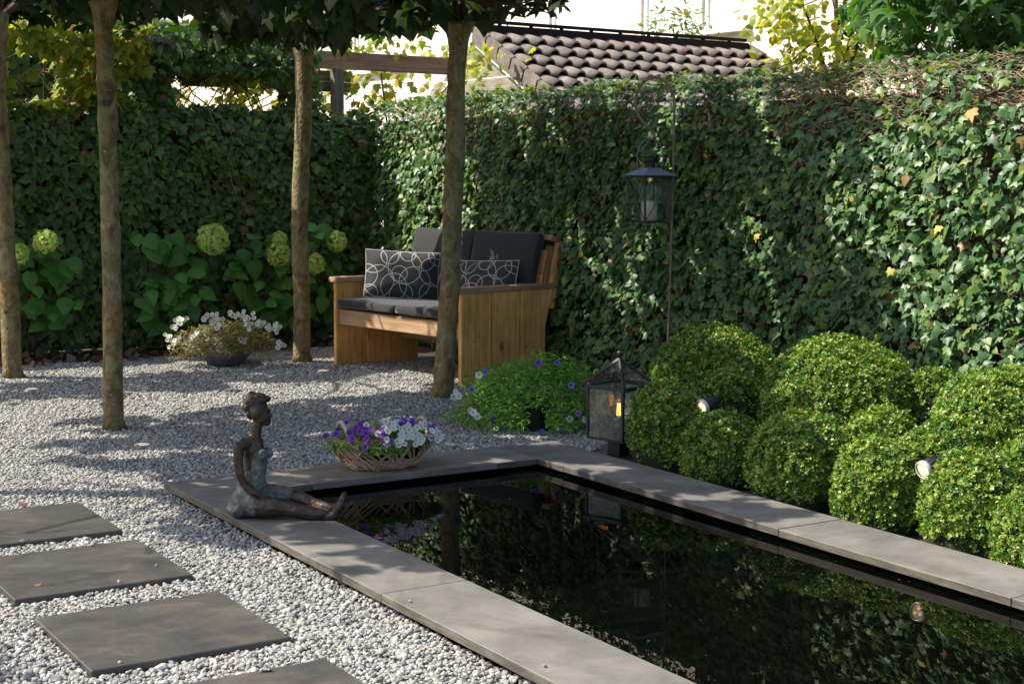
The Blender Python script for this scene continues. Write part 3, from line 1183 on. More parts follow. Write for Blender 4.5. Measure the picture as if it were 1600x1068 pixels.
th, P, nr, tip, S, bias, off = ivy_hedge('shaded ivy hedge across the back of the gravel behind the hydrangeas', 15000, along_left, HY, (0, -1, 0), 2.04, MT['ivydark'], 300, 9.0, .045, .085)
sel = rng.random(len(P)) < .45
foliage(th, P[~sel], frames(nr, tip)[~sel], S[~sel], IVY2, MT['ivydark'], 'ivy_leaf_back', 300, bias=bias[~sel], off=off)
foliage(th, P[sel], frames(nr, tip)[sel], S[sel], IVY, MT['ivydark'], 'ivy_leaf_lobed', 0, off=off)
tw = []
for i in range(330):
    x, z = random.uniform(-1, 6.2), random.uniform(.05, 2.0)
    p0 = Vector((x, HY + random.uniform(-.1, .1), z))
    d = Vector((random.uniform(-.5, .5), random.uniform(-.2, .1), random.uniform(-1, 1))).normalized()
    Lh = random.uniform(.1, .35)
    pts = [p0 + d * Lh * k / 3 + Vector((random.uniform(-1, 1), random.uniform(-1, 1), random.uniform(-1, 1))) * .015 - Vector(off) for k in range(4)]
    tw.append((pts, random.uniform(.002, .004)))
tubes('stems', tw, MT['twig'], th, seg=3)
# fallen dry leaves at the foot of the back hedge
n = 420
Pl = np.stack([rng.uniform(-1, 5.9, n), rng.uniform(11.55, 12.15, n) , rng.uniform(.012, .05, n)], -1)
V, F, r = scatter(IVY2, Pl, frames(np.array([0, 0, 1.]) + jitter(n, .5), jitter(n, 1)), rng.uniform(.05, .09, n))
MT['litter'] = leafmat('dead_leaf', [(0, (.10, .05, .025)), (.6, (.20, .10, .05)), (1, (.30, .19, .09))], rough=.8, trans=.05)
tag(link('leaf_litter', npmesh('leaf_litter', V, F, r), MT['litter']), 'brown fallen leaves along the foot of the back hedge', 'leaf litter', kind='stuff')

# small litter: dry leaf bits on the gravel, petals and seeds on the water
n = 90
Pl = np.stack([rng.uniform(.6, 5.6, n), rng.uniform(4, 11.4, n), rng.uniform(.018, .026, n)], -1)
Pl = Pl[~((Pl[:, 0] > 2.25) & (Pl[:, 1] < 6.65))]
n = len(Pl)
V, F, r = scatter(IVY2, Pl, frames(np.array([0, 0, 1.]) + jitter(n, .3), jitter(n, 1)), rng.uniform(.018, .045, n))
tag(link('fallen_leaves', npmesh('fallen_leaves', V, F, r), MT['litter']), 'small curled brown leaf bits strewn over the pale gravel', 'fallen leaves', kind='stuff')
n = 130
Pl = np.stack([rng.uniform(2.64, 4.14, n), rng.uniform(2.6, 6.2, n), np.full(n, .0315)], -1)
near_ = rng.random(n) < .45
Pl[near_, 0] = np.where(rng.random(near_.sum()) < .5, 2.655 + rng.exponential(.05, near_.sum()), 4.13 - rng.exponential(.05, near_.sum()))
V, F, r = scatter(BOXL, Pl, frames(np.array([0, 0, 1.]) + jitter(n, .12), jitter(n, 1)), rng.uniform(.003, .009, n))
MT['specks'] = leafmat('pond_specks', [(0, (.03, .03, .015)), (.5, (.07, .065, .035)), (.9, (.16, .15, .10)), (1, (.35, .32, .25))], rough=.7, trans=.1)
tag(link('floating_specks', npmesh('floating_specks', V, F, r), MT['specks']), 'tiny petals and seeds floating on the dark pond water', 'floating debris', kind='stuff')

# ================================================================== ROOF-TRAINED PLANE TREES
TR = [
    ('thin roof-trained plane tree trunk standing at the very left edge of the photo', [(2.756, 11.047, 0.0), (2.749, 11.051, 0.663), (2.735, 11.06, 1.353), (2.72, 11.07, 1.988), (2.723, 11.068, 2.62)], (.068, .052)),
    ('roof-trained plane tree standing nearest on the left, on gravel in front of the hydrangeas', [(2.701, 8.54, 0.0), (2.702, 8.54, 0.423), (2.707, 8.536, 0.871), (2.707, 8.536, 1.387), (2.703, 8.539, 1.824), (2.695, 8.544, 2.256), (2.69, 8.547, 2.5)], (.056, .051)),
    ('roof-trained plane tree between the white flower bowl and the wooden bench', [(4.959, 10.852, 0.0), (4.962, 10.85, 0.45), (4.953, 10.856, 0.855), (4.959, 10.852, 1.358), (4.979, 10.839, 1.856), (4.986, 10.835, 2.251), (4.98, 10.839, 2.64)], (.067, .062)),
    ('roof-trained plane tree standing right in front of the wooden bench', [(5.007, 8.691, 0.0), (5.024, 8.68, 0.357), (5.045, 8.667, 0.79), (5.058, 8.659, 1.26), (5.074, 8.648, 1.726), (5.073, 8.649, 2.061), (5.087, 8.641, 2.353), (5.086, 8.641, 2.5)], (.066, .062)),
    ('roof-trained plane tree standing beyond the left edge of the photo beside the pavers', [(.45, 7.83, 0), (.45, 7.82, .8), (.46, 7.83, 1.6), (.45, 7.83, 2.5)], (.06, .055)),
]
GROUP = 'roof-trained plane trees over the gravel'
BASES = np.array([t[1][0][:2] for t in TR])


def smooth_path(pts, n):
    pts = [Vector(p) for p in pts]
    out = []
    m = len(pts) - 1
    for i in range(n + 1):
        f = i / n * m
        k = min(int(f), m - 1)
        t = f - k
        p0, p1, p2, p3 = pts[max(k - 1, 0)], pts[k], pts[k + 1], pts[min(k + 2, m)]
        out.append(.5 * ((2 * p1) + (-p0 + p2) * t + (2 * p0 - 5 * p1 + 4 * p2 - p3) * t * t + (-p0 + 3 * p1 - 3 * p2 + p3) * t ** 3))
    return out


def canopy_mask(x, y):
    front = np.interp(x, [0, 2.45, 3.2, 4.2, 6], [5.80, 5.85, 6.45, 6.78, 6.9])
    k = (y > front + .18 * np.sin(x * 4.1)) & (y < 12.0) & (x > .35 + .22 * np.sin(y * 3.3)) & (x < 5.85 - .1 * np.sin(y * 5))
    # open strip along the back row where the sun gets through
    cy = np.interp(x, [0, 3.0, 3.7, 6], [10.62, 10.78, 11.22, 11.78])
    k &= ~(abs(y - cy) < np.interp(x, [0, 3.1, 3.8, 6], [.47, .47, .60, .60]) + .08 * np.sin(x * 7.0))
    return k


N0 = 16500
cx = rng.uniform(-.2, 6.0, N0)
cy = rng.uniform(5.5, 12.1, N0)
k = canopy_mask(cx, cy)
cx, cy = cx[k], cy[k]
Pc = np.stack([cx, cy, rng.uniform(2.53, 2.88, len(cx))], -1)
hol = np.array([mnoise.noise(Vector((p[0] * 2.6, p[1] * 2.6, 3.1))) for p in Pc])
Pc[:, 2] += np.where((Pc[:, 1] < 8.3) & (Pc[:, 0] > 4.0), .12, 0) + np.where((Pc[:, 0] > 5.0) & (Pc[:, 1] > 6.8), .10, 0) + np.interp(Pc[:, 1], [8.6, 10.0], [0, -.01]) + np.where((Pc[:, 1] > 9.2) & (Pc[:, 0] < 4.1), .11, 0)
Pc = Pc[(hol < .17)]
near = np.argmin(((Pc[:, None, :2] - BASES[None]) ** 2).sum(-1), 1)
for i, (lab, pts, (ra, rb)) in enumerate(TR):
    t = empty('plane_tree', pts[0], 0, lab, 'tree', GROUP)
    off = np.array(pts[0])
    path = smooth_path(pts, 26)
    rad = []
    for j, p in enumerate(path):
        f = j / 26
        r = ra + (rb - ra) * f
        r *= 1 + .28 * math.exp(-f * 42) + .09 * mnoise.noise(p * 4.5)
        if f > .86:
            r *= 1 + (f - .86) * 5.5
        rad.append(r)
    tube('trunk', [p - Vector(off) for p in path], rad, MT['bark'], t, seg=24, wob=.20, wf=7)
    for q in range(7):          # old pruning scars
        j = random.randint(3, 21)
        a = math.atan2(-.84, -.54) + random.uniform(-1.7, 1.7)
        c = path[j] - Vector(off) + Vector((math.cos(a), math.sin(a), 0)) * (rad[j] * .93)
        r_ = random.uniform(.008, .016)
        lathe('branch_scar', [(0, .002), (r_ * .5, .0), (r_ * .8, .006), (r_ * 1.1, .004), (r_ * 1.5, -.006)], MT['branch'] if q % 2 else MT['bark'], t, seg=10, loc=c, rot=(0, R(90), a))
    top = Vector(pts[-1]) - Vector(off)
    br = []
    for j in range(9):
        a = j * 2 * math.pi / 9 + random.uniform(-.2, .2)
        Lb = random.uniform(.9, 1.25) * (.45 if math.cos(a) > .2 and pts[0][0] > 4.5 else 1)
        q = [top + Vector((0, 0, -.06))]
        for k2 in range(1, 6):
            q.append(top + Vector((math.cos(a) * Lb * k2 / 5, math.sin(a) * Lb * k2 / 5, .10 + .03 * math.sin(k2) + random.uniform(-.02, .02))))
        tube('branch', q, [.026, .02, .016, .012, .009, .006], MT['branch'], t, seg=7)
        for k2 in range(5):
            p0 = q[random.randint(1, 5)]
            d = Vector((random.uniform(-1, 1), random.uniform(-1, 1), random.uniform(-.25, .4))) * .3
            br.append(([p0, p0 + d * .5 + Vector((0, 0, .02)), p0 + d], .004))
    tubes('twigs', br, MT['branch'], t, seg=4)
    Pi = Pc[near == i]
    n = len(Pi)
    nr = np.array([0, 0, 1.0]) + jitter(n, .42)
    tp = norm(jitter(n, 1.0)) * np.array([1, 1, .3]) + np.array([0, 0, -.55])
    S = rng.uniform(.11, .19, n)
    lo = Pi[:, 2] < 2.60
    # leaves at the underside and rim hang down
    nr[lo] = norm(jitter(lo.sum(), 1.0)) * np.array([1, 1, .5]) + np.array([-.3, -.5, .4])
    tp[lo] = np.array([0, 0, -1.0]) + jitter(lo.sum(), .35)
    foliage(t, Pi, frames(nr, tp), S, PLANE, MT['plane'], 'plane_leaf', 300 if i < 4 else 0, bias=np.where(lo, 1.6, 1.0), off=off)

# ================================================================== BOX BALLS
spr = []
for k in range(6):
    n = 20
    a = rng.uniform(0, 6.28, n)
    h = rng.uniform(-.9, .9, n)
    el = rng.uniform(.2, 1.3, n)
    d = np.stack([np.cos(a) * np.cos(el), np.sin(a) * np.cos(el), np.sin(el)], -1)
    P = np.stack([np.cos(a) * .25, np.sin(a) * .25, h], -1) + jitter(n, .12)
    nr = np.stack([np.cos(a) * -.6, np.sin(a) * -.6, np.full(n, 1.0)], -1) + jitter(n, .25)
    V, F, r = scatter(BOXL, P, frames(nr, d), rng.uniform(.65, 1.05, n), rng.random(n) * .25)
    spr.append(npmesh('box_sprig', V, F, r))
bcol = template_collection('box_sprigs', spr, MT['box'])
BALLS = [  # centre x, y, radius, height of the centre, label
    (5.62, 6.60, .385, .267, 'broad box ball at the back left, against the ivy beyond the post lantern'),
    (5.50, 5.48, .409, .286, 'biggest box ball of the bed, domed dark green in the middle row'),
    (4.80, 5.99, .210, .255, 'box ball touching the glass post lantern'),
    (5.15, 5.93, .145, .361, 'small box ball squeezed in behind the left spotlight'),
    (4.735, 5.51, .190, .178, 'low box ball under the left spotlight at the coping edge'),
    (4.775, 5.00, .236, .199, 'round box ball by the coping directly below the biggest one'),
    (5.15, 4.85, .176, .269, 'box ball filling the gap to the right of the biggest one'),
    (5.75, 5.09, .130, .437, 'small bright box ball tucked between the biggest one and the ivy'),
    (5.47, 4.42, .325, .336, 'large pale box ball at the right edge close to the sunlit ivy'),
    (5.06, 4.36, .225, .255, 'box ball in the middle row just behind the right spotlight'),
    (4.755, 4.475, .212, .188, 'box ball by the coping immediately left of the right spotlight'),
    (4.785, 4.00, .216, .195, 'box ball by the coping immediately right of the right spotlight'),
    (4.70, 3.62, .170, .168, 'box ball at the lower right corner of the photo'),
    (5.12, 3.98, .150, .300, 'box ball cut by the right edge, behind the two lowest ones'),
    (5.22, 5.50, .16, .17, 'low shaded box ball filling the gap behind the left spotlight'),
]
for bx, by, br_, bz, lab in BALLS:
    t = empty('box_ball', (bx, by, 0), 0, lab, 'shrub', 'clipped box balls beside the pond')
    sd = bx * 13 + by * 7
    # sheared surface: slightly lumpy, reaching down to the soil
    n = int(4.6 * math.pi * br_ ** 2 / (.0148 ** 2))
    g = (np.arange(n) + .5) / n
    ph = np.arange(n) * 2.399963 + rng.uniform(0, .5, n)
    cz = 1 - g * 1.86
    hr_ = np.where(cz < 0, np.sqrt(np.maximum(1 - np.abs(cz) ** 4, 0)), np.sqrt(np.maximum(1 - np.abs(cz) ** 2.25, 0)))
    d = np.stack([np.cos(ph) * hr_, np.sin(ph) * hr_, cz], -1)
    lum = np.array([mnoise.noise(Vector(q.tolist()) * 1.9 + Vector((sd, 0, 0))) * .065 + mnoise.noise(Vector(q.tolist()) * 6 + Vector((sd, 4, 0))) * .035 for q in d])
    rr = br_ * (1 + lum) + rng.normal(0, .0085, n) + np.where(rng.random(n) < .09, rng.uniform(0, .024, n), 0) - .024
    P = d * rr[:, None]
    squash = np.where(P[:, 2] < 0, bz / br_ * 1.04, 1.0)
    P[:, 2] = P[:, 2] * squash + bz
    P = P[P[:, 2] > .015]
    dd = norm(P - np.array([0, 0, bz * .8]))
    dd = norm(dd + np.array([0, 0, .25]) + jitter(len(P), .40))
    E = mat_to_euler(frames(dd, norm(jitter(len(P), 1))))
    S = rng.uniform(.0130, .0185, len(P))
    f = instancer('foliage', P, E, S[:, None] * np.ones(3), bcol, t)
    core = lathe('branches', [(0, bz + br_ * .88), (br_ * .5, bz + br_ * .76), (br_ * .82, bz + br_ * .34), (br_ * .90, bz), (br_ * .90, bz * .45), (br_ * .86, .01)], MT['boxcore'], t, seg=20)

# ================================================================== BENCH
B0 = Vector((5.363, 9.054, 0))
e1 = Vector((-.177, .984, 0)).normalized()
e2 = Vector((.984, .177, 0)).normalized()
ez = Vector((0, 0, 1))
bench = empty('garden_bench', B0, math.atan2(e1.y, e1.x), 'heavy wooden garden bench of thick bolted planks in front of the ivy', 'bench')
# bench-local axes: x along the seat (0 near end .. L far end), y = forward (towards the gravel), so depth is -y
BL = 1.53
X, Y, Z = Vector((1, 0, 0)), Vector((0, 1, 0)), Vector((0, 0, 1))


def plank(name, L_, W_, T_, center, along, wide, mat='wood', bevel=.004, parent=bench):
    """board: L_ along 'along' (the grain), W_ along 'wide'"""
    along, wide = Vector(along).normalized(), Vector(wide).normalized()
    nrm_ = along.cross(wide)
    bm = bmesh.new()
    bmesh.ops.create_cube(bm, size=1)
    for v in bm.verts:
        v.co = Vector((v.co.x * L_, v.co.y * W_, v.co.z * T_))
    bmesh.ops.bevel(bm, geom=bm.edges[:], offset=bevel, segments=2, affect='EDGES')
    o = bmobj(name, bm, MT[mat], parent)
    m = Matrix.Identity(4)
    for i in range(3):
        m[i][0], m[i][1], m[i][2], m[i][3] = along[i], wide[i], nrm_[i], center[i]
    o.matrix_local = m
    return o


ARM = .665
TH_ = .04
for side, xs_ in (('near', 0.0), ('far', BL)):
    xc = xs_ + (TH_ / 2 if side == 'near' else -TH_ / 2)
    wds = [0, .293, .572, .83]
    for j in range(2):
        plank('side_plank', ARM, wds[j + 1] - wds[j] - .011, TH_, (xc, -(wds[j] + wds[j + 1]) / 2, ARM / 2), Z, Y)
    for yj in (.293, .577) if side == 'near' else ():
        plank('joint_backing', ARM - .06, .07, .018, (xc + (TH_ / 2 + .010 if side == 'near' else -TH_ / 2 - .010), -yj, ARM / 2 - .02), Z, Y, 'fence')  # dark strip added behind each joint so the gap looks shaded
    # rear plank flares backwards at arm height
    prism('side_plank', [(0, -.578), (0, -.825), (.40, -.83), (.52, -.865), (ARM, -.905), (ARM, -.578)], TH_, MT['wood'], bench, (xc, 0, 0), Z, Y, Z.cross(Y))
    plank('armrest', 1.0, .10, .042, (xc + (.02 if side == 'near' else -.02), -.465, ARM + .022), Y, X, 'woodarm', .006)
plank('front_rail', BL - 2 * TH_ - .004, .115, .035, (BL / 2, -.045, .395), X, Z, 'woodarm')
for j in range(5):
    plank('seat_plank', BL - 2 * TH_ - .004, .145, .03, (BL / 2, -.10 - j * .152, .435 - j * .010), X, Y)
plank('rear_rail', BL - 2 * TH_ - .004, .15, .035, (BL / 2, -.60, .27), X, (0, -.55, -.83), 'woodarm')
# reclined back
lean = Vector((0, -.24, 1)).normalized()
bn = lean.cross(X)
for xs_ in (TH_ + .035, BL - TH_ - .035):
    plank('back_post', .66, .05, .045, Vector((xs_, -.862, .66)), lean, X, 'woodarm')
for xs_ in (.018, BL - .018):
    plank('back_post', .50, .040, .080, Vector((xs_, -.935, .765)), lean, X, 'wood')
for j in range(3):
    plank('back_plank', BL - .09, .172, .026, Vector((BL / 2, -.775, .52)) + lean * (j * .178), X, lean)
plank('top_rail', BL + .02, .115, .038, Vector((BL / 2, -.925, 1.035)), X, (0, 1, .2), 'woodarm')
for (yy, zz) in ((-.15, .36), (-.62, .36)):
    for xs_, sg in ((-.003, -1), (BL + .003, 1)):
        lathe('bolt', [(0, .008), (.008, .006), (.011, .0), (.011, -.004)], MT['steel'], bench, seg=10, loc=(xs_, yy, zz), rot=(0, R(90) * sg, 0))
lathe('bolt', [(0, .006), (.009, .004), (.010, .0)], MT['steel'], bench, seg=10, loc=(-.011, -.93, ARM + .022), rot=(0, R(-90), 0))


def cushion(name, size, mat, center, ax, ay, az, label, cat, group=None, puff=.25, pip=None, piprad=.004, edge=.5):
    """stuffed slab: size x, y and thickness z; top-level, lies on the bench"""
    bm = bmesh.new()
    bmesh.ops.create_cube(bm, size=1)
    bmesh.ops.subdivide_edges(bm, edges=bm.edges[:], cuts=9, use_grid_fill=True)
    for v in bm.verts:
        x, y, z = v.co * 2
        fx, fy = 1 - abs(x) ** 4, 1 - abs(y) ** 4
        t = edge + (1 - edge) * (max(fx, 0) * max(fy, 0)) ** .45
        inx = 1 - .035 * (1 - y * y) - .03 * (z * z)
        wr = mnoise.noise(Vector((x * 2.1 + size[0] * 9, y * 2.3, z * 1.2))) * puff * .35
        v.co = Vector((x * size[0] / 2 * inx, y * size[1] / 2 * (1 - .03 * (1 - x * x) - .03 * z * z), z * size[2] / 2 * t + wr * size[2] * .35 * t))
    me_o = bmobj(name, bm, mat, smooth=True)
    m = Matrix.Identity(4)
    for i in range(3):
        m[i][0], m[i][1], m[i][2], m[i][3] = ax[i], ay[i], az[i], center[i]
    me_o.matrix_world = m
    s = me_o.modifiers.new('s', 'SUBSURF')
    s.levels = s.render_levels = 1
    tag(me_o, label, cat, group)
    if pip:
        pts = []
        for k in range(56):
            a = 2 * math.pi * k / 56
            c_, s_ = math.cos(a), math.sin(a)
            q = max(abs(c_), abs(s_))
            x, y = c_ / q, s_ / q
            pts.append((x * size[0] / 2 * (1 - .035 * (1 - y * y)), y * size[1] / 2 * (1 - .03 * (1 - x * x)), 0))
        tube('piping', pts, piprad, pip, me_o, seg=5, close=True)
    return me_o


def bw(x, y, z):
    return B0 + e1 * x - e2 * (-y) * 1 if False else B0 + e1 * x + e2 * (-y) + Vector((0, 0, z))


def bdir(v):
    return (e1 * v[0] - e2 * v[1] + Vector((0, 0, v[2]))).normalized()


# seat cushions (two) and back cushions (two)
hw_ = (BL - 2 * TH_) / 2
for j, lab in ((0, 'dark grey seat cushion at the near end of the bench, behind the tree trunk'), (1, 'dark grey seat cushion at the far left end of the bench')):
    cushion('seat_cushion', (hw_ - .004, .70, .085), MT['fabric'], bw(TH_ + hw_ * (j + .5), -.335, .497), bdir((1, 0, 0)), bdir((0, 1, .03)), bdir((0, -.03, 1)), lab, 'cushion', 'dark seat cushions on the bench', edge=.72)
ln = bdir(lean)
for j, lab in ((0, 'dark grey back cushion at the near end of the bench, mostly in shade'), (1, 'dark grey back cushion at the far left end, catching bright sun')):
    c = bw(TH_ + hw_ * (j + .5) - .01, -.695, .555) + ln * .26
    az_ = bdir((0, .95, .23))
    ax_ = bdir((1, 0, 0))
    ay_ = az_.cross(ax_)
    cushion('back_cushion', (hw_ - .004 + .02, .56, .10), MT['fabric'], c, ax_, ay_, az_, lab, 'cushion', 'dark back cushions on the bench', edge=.72)


def pillow(center, yaw, tilt, roll_, label, w_=.58, h_=.37):
    f = Vector((-RT[1] * 0 - math.cos(yaw), math.sin(yaw), 0))
    az_ = Vector((-math.cos(yaw), -math.sin(yaw), tilt)).normalized()
    ax_ = Vector((0, 0, 1)).cross(az_).normalized()
    ay_ = az_.cross(ax_)
    c_, s_ = math.cos(roll_), math.sin(roll_)
    ax2, ay2 = ax_ * c_ + ay_ * s_, -ax_ * s_ + ay_ * c_
    return cushion('throw_pillow', (w_, h_, .15), MT['rings'], center, ax2, ay2, az_, label, 'pillow', 'ring-patterned pillows on the bench', edge=.12, pip=MT['piping'], puff=.3)


pillow(bw(1.17, -.40, .725), R(62), .20, R(-3), 'black pillow with white rings leaning at the far left end of the bench')
pillow(bw(.36, -.52, .69), R(28), .26, R(2), 'black pillow with white rings half hidden behind the near armrest')

# ================================================================== STATUE
st = empty('bronze_statue', (2.399, 5.751, .08), math.atan2(RT[1], RT[0]) - R(9), 'small bronze statue of a seated woman in a strapless dress on the pond coping', 'statue')


def px(x, y, l=0.0):
    """statue-local point from its profile: x forward, l away from the camera, z up"""
    return Vector(((x - 395) / 381, l, (808 - y) / 381))


def blobmesh(name, chains, balls, voxel, mat, parent, smooth=4, rough=0.0012, seedv=0):
    b0 = bmesh.new()
    bmesh.ops.create_icosphere(b0, subdivisions=2, radius=1)
    SV = np.array([v.co[:] for v in b0.verts])
    SF = np.array([[v.index for v in f.verts] for f in b0.faces])
    b0.free()
    cs, rs = [], []
    for pts, rad in chains:
        sp = smooth_path(pts, 4 * (len(pts) - 1))
        m = len(pts) - 1
        rr = [np.interp(i / (4 * m) * m, range(m + 1), rad) for i in range(4 * m + 1)]
        for (p, r), (q, s) in zip(zip(sp, rr), zip(sp[1:], rr[1:])):
            for f in (0, .33, .66, 1):
                cs.append(p.lerp(q, f)[:])
                rs.append([r + (s - r) * f] * 3)
    for c, s in balls:
        cs.append(c[:])
        rs.append(list(s))
    cs, rs = np.array(cs), np.array(rs)
    V = SV[None] * rs[:, None, :] + cs[:, None, :]
    F = SF[None] + (np.arange(len(cs)) * len(SV))[:, None, None]
    me = npmesh(name, V.reshape(-1, 3), F.reshape(-1, 3))
    o = bpy.data.objects.new(name, me)
    COL.objects.link(o)
    r = o.modifiers.new('r', 'REMESH')
    r.mode = 'VOXEL'
    r.voxel_size = voxel
    s = o.modifiers.new('s', 'SMOOTH')
    s.factor = .5
    s.iterations = smooth
    dg = bpy.context.evaluated_depsgraph_get()
    me2 = bpy.data.meshes.new_from_object(o.evaluated_get(dg))
    me2.name = name
    o.modifiers.clear()
    o.data = me2
    if rough:
        nv = len(me2.vertices)
        co, no = np.zeros(nv * 3, np.float32), np.zeros(nv * 3, np.float32)
        me2.vertices.foreach_get('co', co)
        me2.vertex_normals.foreach_get('vector', no)
        co, no = co.reshape(-1, 3), no.reshape(-1, 3)
        a_ = np.array([mnoise.noise(Vector((p[0] * 60 + seedv, p[1] * 60, p[2] * 60))) * rough + mnoise.noise(Vector((p[0] * 22, p[1] * 22, p[2] * 22))) * rough * 1.3 for p in co.tolist()])
        co = co + no * a_[:, None]
        co[:, 2] = np.maximum(co[:, 2], .001)
        me2.vertices.foreach_set('co', np.ascontiguousarray(co, np.float32).ravel())
        me2.update()
    me2.polygons.foreach_set('use_smooth', [True] * len(me2.polygons))
    me2.materials.clear()
    me2.materials.append(mat)
    o.parent = parent
    return o


HL, SL = .038, .056   # half hip width, half shoulder width
chains = [
    ([px(392, 775), px(396, 745), px(398, 722), px(398, 702), px(399, 690)], [.052, .042, .042, .047, .034]),
    ([px(397, 692), px(401, 674), px(405, 658)], [.036, .0245, .0235]),
    ([px(387, 690, -SL), px(396, 686, 0), px(394, 689, SL)], [.024, .030, .024]),
    # near arm down to the hand on the thigh
    ([px(382, 693, -SL - .010), px(382, 717, -SL - .018), px(388, 745, -SL - .022), px(404, 763, -SL - .014), px(428, 779, -SL + .004)], [.0235, .0200, .0175, .0170, .0115]),
    # far arm
    ([px(398, 692, SL + .008), px(395, 716, SL + .020), px(394, 745, SL + .030), px(402, 764, SL + .034), px(412, 779, SL + .030)], [.0215, .0185, .0160, .0150, .0105]),
    # near leg, stretched out along the stone
    ([px(386, 786, -HL), px(420, 788, -HL - .004), px(455, 790, -HL), px(488, 797, -HL + .010), px(517, 800, -HL + .018)], [.050, .046, .036, .031, .0205]),
    # far leg, crossed over
    ([px(392, 784, HL), px(430, 781, HL), px(464, 779, HL - .006), px(497, 788, HL - .02), px(522, 790, HL - .038)], [.048, .043, .032, .027, .0185]),
    # feet, toes up
    ([px(519, 803, -HL + .020), px(530, 801, -HL + .022), px(537, 789, -HL + .024), px(541, 780, -HL + .026)], [.0225, .0215, .0170, .0120]),
    ([px(523, 792, HL - .040), px(533, 789, HL - .038), px(541, 778, HL - .034), px(545, 768, HL - .030)], [.0215, .0205, .0165, .0110]),
]
balls = [
    (px(406, 638), (.044, .040, .052)),                     # skull
    (px(412, 647), (.038, .031, .041)),                     # face
    (px(419, 657), (.018, .018, .015)),                     # chin
    (px(427.0, 646), (.0055, .006, .009)),               # nose
    (px(425.2, 653), (.0060, .011, .0045)),                  # lips
    (px(422.5, 638), (.010, .024, .007)),                     # brow
    (px(408, 641, -.034), (.009, .006, .013)),              # ears
    (px(408, 641, .034), (.009, .006, .013)),
    (px(384, 790, 0), (.055, .066, .048)),
]
for s_, base, l0 in ((-1, (426, 778), -SL + .004), (1, (410, 779), SL + .030)):
    pb = px(base[0] + 4, base[1] + 4, l0 + .004)
    balls.append((pb, (.015, .012, .008)))
    for q in range(4):
        off_l = (q - 1.5) * .0068
        ln_ = (.024, .028, .027, .021)[q]
        p0 = pb + Vector((.010, off_l, -.003))
        chains.append(([p0, p0 + Vector((ln_ * .5, off_l * .3, -.009)), p0 + Vector((ln_ * .80, off_l * .5, -.020))], [.0042, .0038, .0030]))
    p0 = pb + Vector((0, .010 if s_ < 0 else -.010, .001))
    chains.append(([p0, p0 + Vector((.012, .007 * -s_, -.003)), p0 + Vector((.020, .008 * -s_, -.010))], [.0046, .0040, .0032]))
blobmesh('figure', chains, balls, .0030, MT['bronze'], st, smooth=3, rough=.0011)
hair = [(px(401, 624), (.043, .041, .031)), (px(390, 631), (.025, .034, .034)), (px(388, 620), (.020, .024, .019)), (px(414, 621), (.026, .030, .017)),
        (px(421, 619), (.014, .020, .013)), (px(407, 614), (.027, .028, .014)), (px(397, 614), (.024, .026, .015)), (px(394, 644), (.017, .030, .026))]
blobmesh('hair', [], hair, .0034, MT['bronze'], st, smooth=1, rough=.0045, seedv=5)
dress_c = [
    ([px(404, 710), px(402, 724), px(399, 742), px(391, 762)], [.0455, .0450, .0460, .062]),
    ([px(386, 782, -HL), px(394, 784, -HL), px(402, 786, -HL - .002)], [.058, .057, .0545]),
    ([px(392, 778, HL), px(425, 777, HL), px(450, 777, HL - .004)], [.054, .048, .038]),
]
dress_b = [(px(414, 708, -.028), (.027, .025, .027)), (px(416, 708, .028), (.027, .025, .027)),
           (px(384, 786, 0), (.072, .094, .058)), (px(378, 794, -.02), (.058, .082, .042)), (px(456, 773, HL - .004), (.010, .030, .026))]
dr = blobmesh('dress', dress_c, dress_b, .0034, MT['patina'], st, smooth=3, rough=.0030, seedv=9)

# ================================================================== BASKET OF PETUNIAS
BK = (3.345, 6.395, .083)
bk = empty('wicker_basket', BK, R(-8), 'oval wicker basket with rope handles standing on the brown coping slab', 'basket')
A_, B_, H_ = .222, .135, .150


def bell(phi, t, k=1.0):
    s = (.70 + .36 * math.sin(min(t, 1) * 1.75)) * k
    return Vector((A_ * s * math.cos(phi), B_ * s * math.sin(phi), .004 + t * H_))


for j in range(9):
    z = (.03, .08, .13, .18, .24, .31, .86, .93, 1.0)[j]
    k = 1.0 + .015 * (j % 2)
    pts = [bell(2 * math.pi * i / 40, z, k) + Vector((0, 0, random.uniform(-.002, .002))) + Vector((0, 0, .004 * math.sin(i * 1.3 + j))) for i in range(40)]
    tube('cane', pts, .0058, MT['cane'], bk, seg=6, close=True)
for j in range(78):
    p0 = j * 2 * math.pi / 78 + random.uniform(-.1, .1)
    dp = random.choice((-1, 1)) * random.uniform(.25, .95)
    k = random.uniform(.97, 1.07)
    pts = [bell(p0 + dp * t_ ** 1.2, t_ * .98, k + .02 * math.sin(t_ * 9 + j)) for t_ in [i / 8 for i in range(9)]]
    tube('cane', pts, random.uniform(.0045, .0072), MT['cane'], bk, seg=6)
lathe('lining', [(0, .012), (A_ * .66, .012), (A_ * .80, .05), (A_ * .90, .10)], MT['petunia_pot'], bk, seg=28, sy=B_ / A_)
for sg in (-1, 1):
    c = Vector((A_ * .93 * sg, 0, H_))
    pts = []
    for i in range(15):
        a = math.pi * i / 14
        pts.append(c + Vector((sg * -.01 + .012 * sg * math.sin(a), -.088 * math.cos(a), .092 * math.sin(a) - .01)))
    hd = tube('handle', pts, .0085, MT['rope'], bk, seg=8)
    for s2 in range(2):
        q = []
        for i in range(60):
            a = math.pi * i / 59
            b2 = i * .9 + s2 * math.pi
            p = c + Vector((sg * -.01 + .012 * sg * math.sin(a), -.088 * math.cos(a), .092 * math.sin(a) - .01))
            q.append(p + (Vector((0, -math.cos(a), math.sin(a))) * math.cos(b2) + Vector((sg, 0, 0)) * math.sin(b2)) * .0065)
        tube('strand', q, .0042, MT['rope'], hd, seg=5)


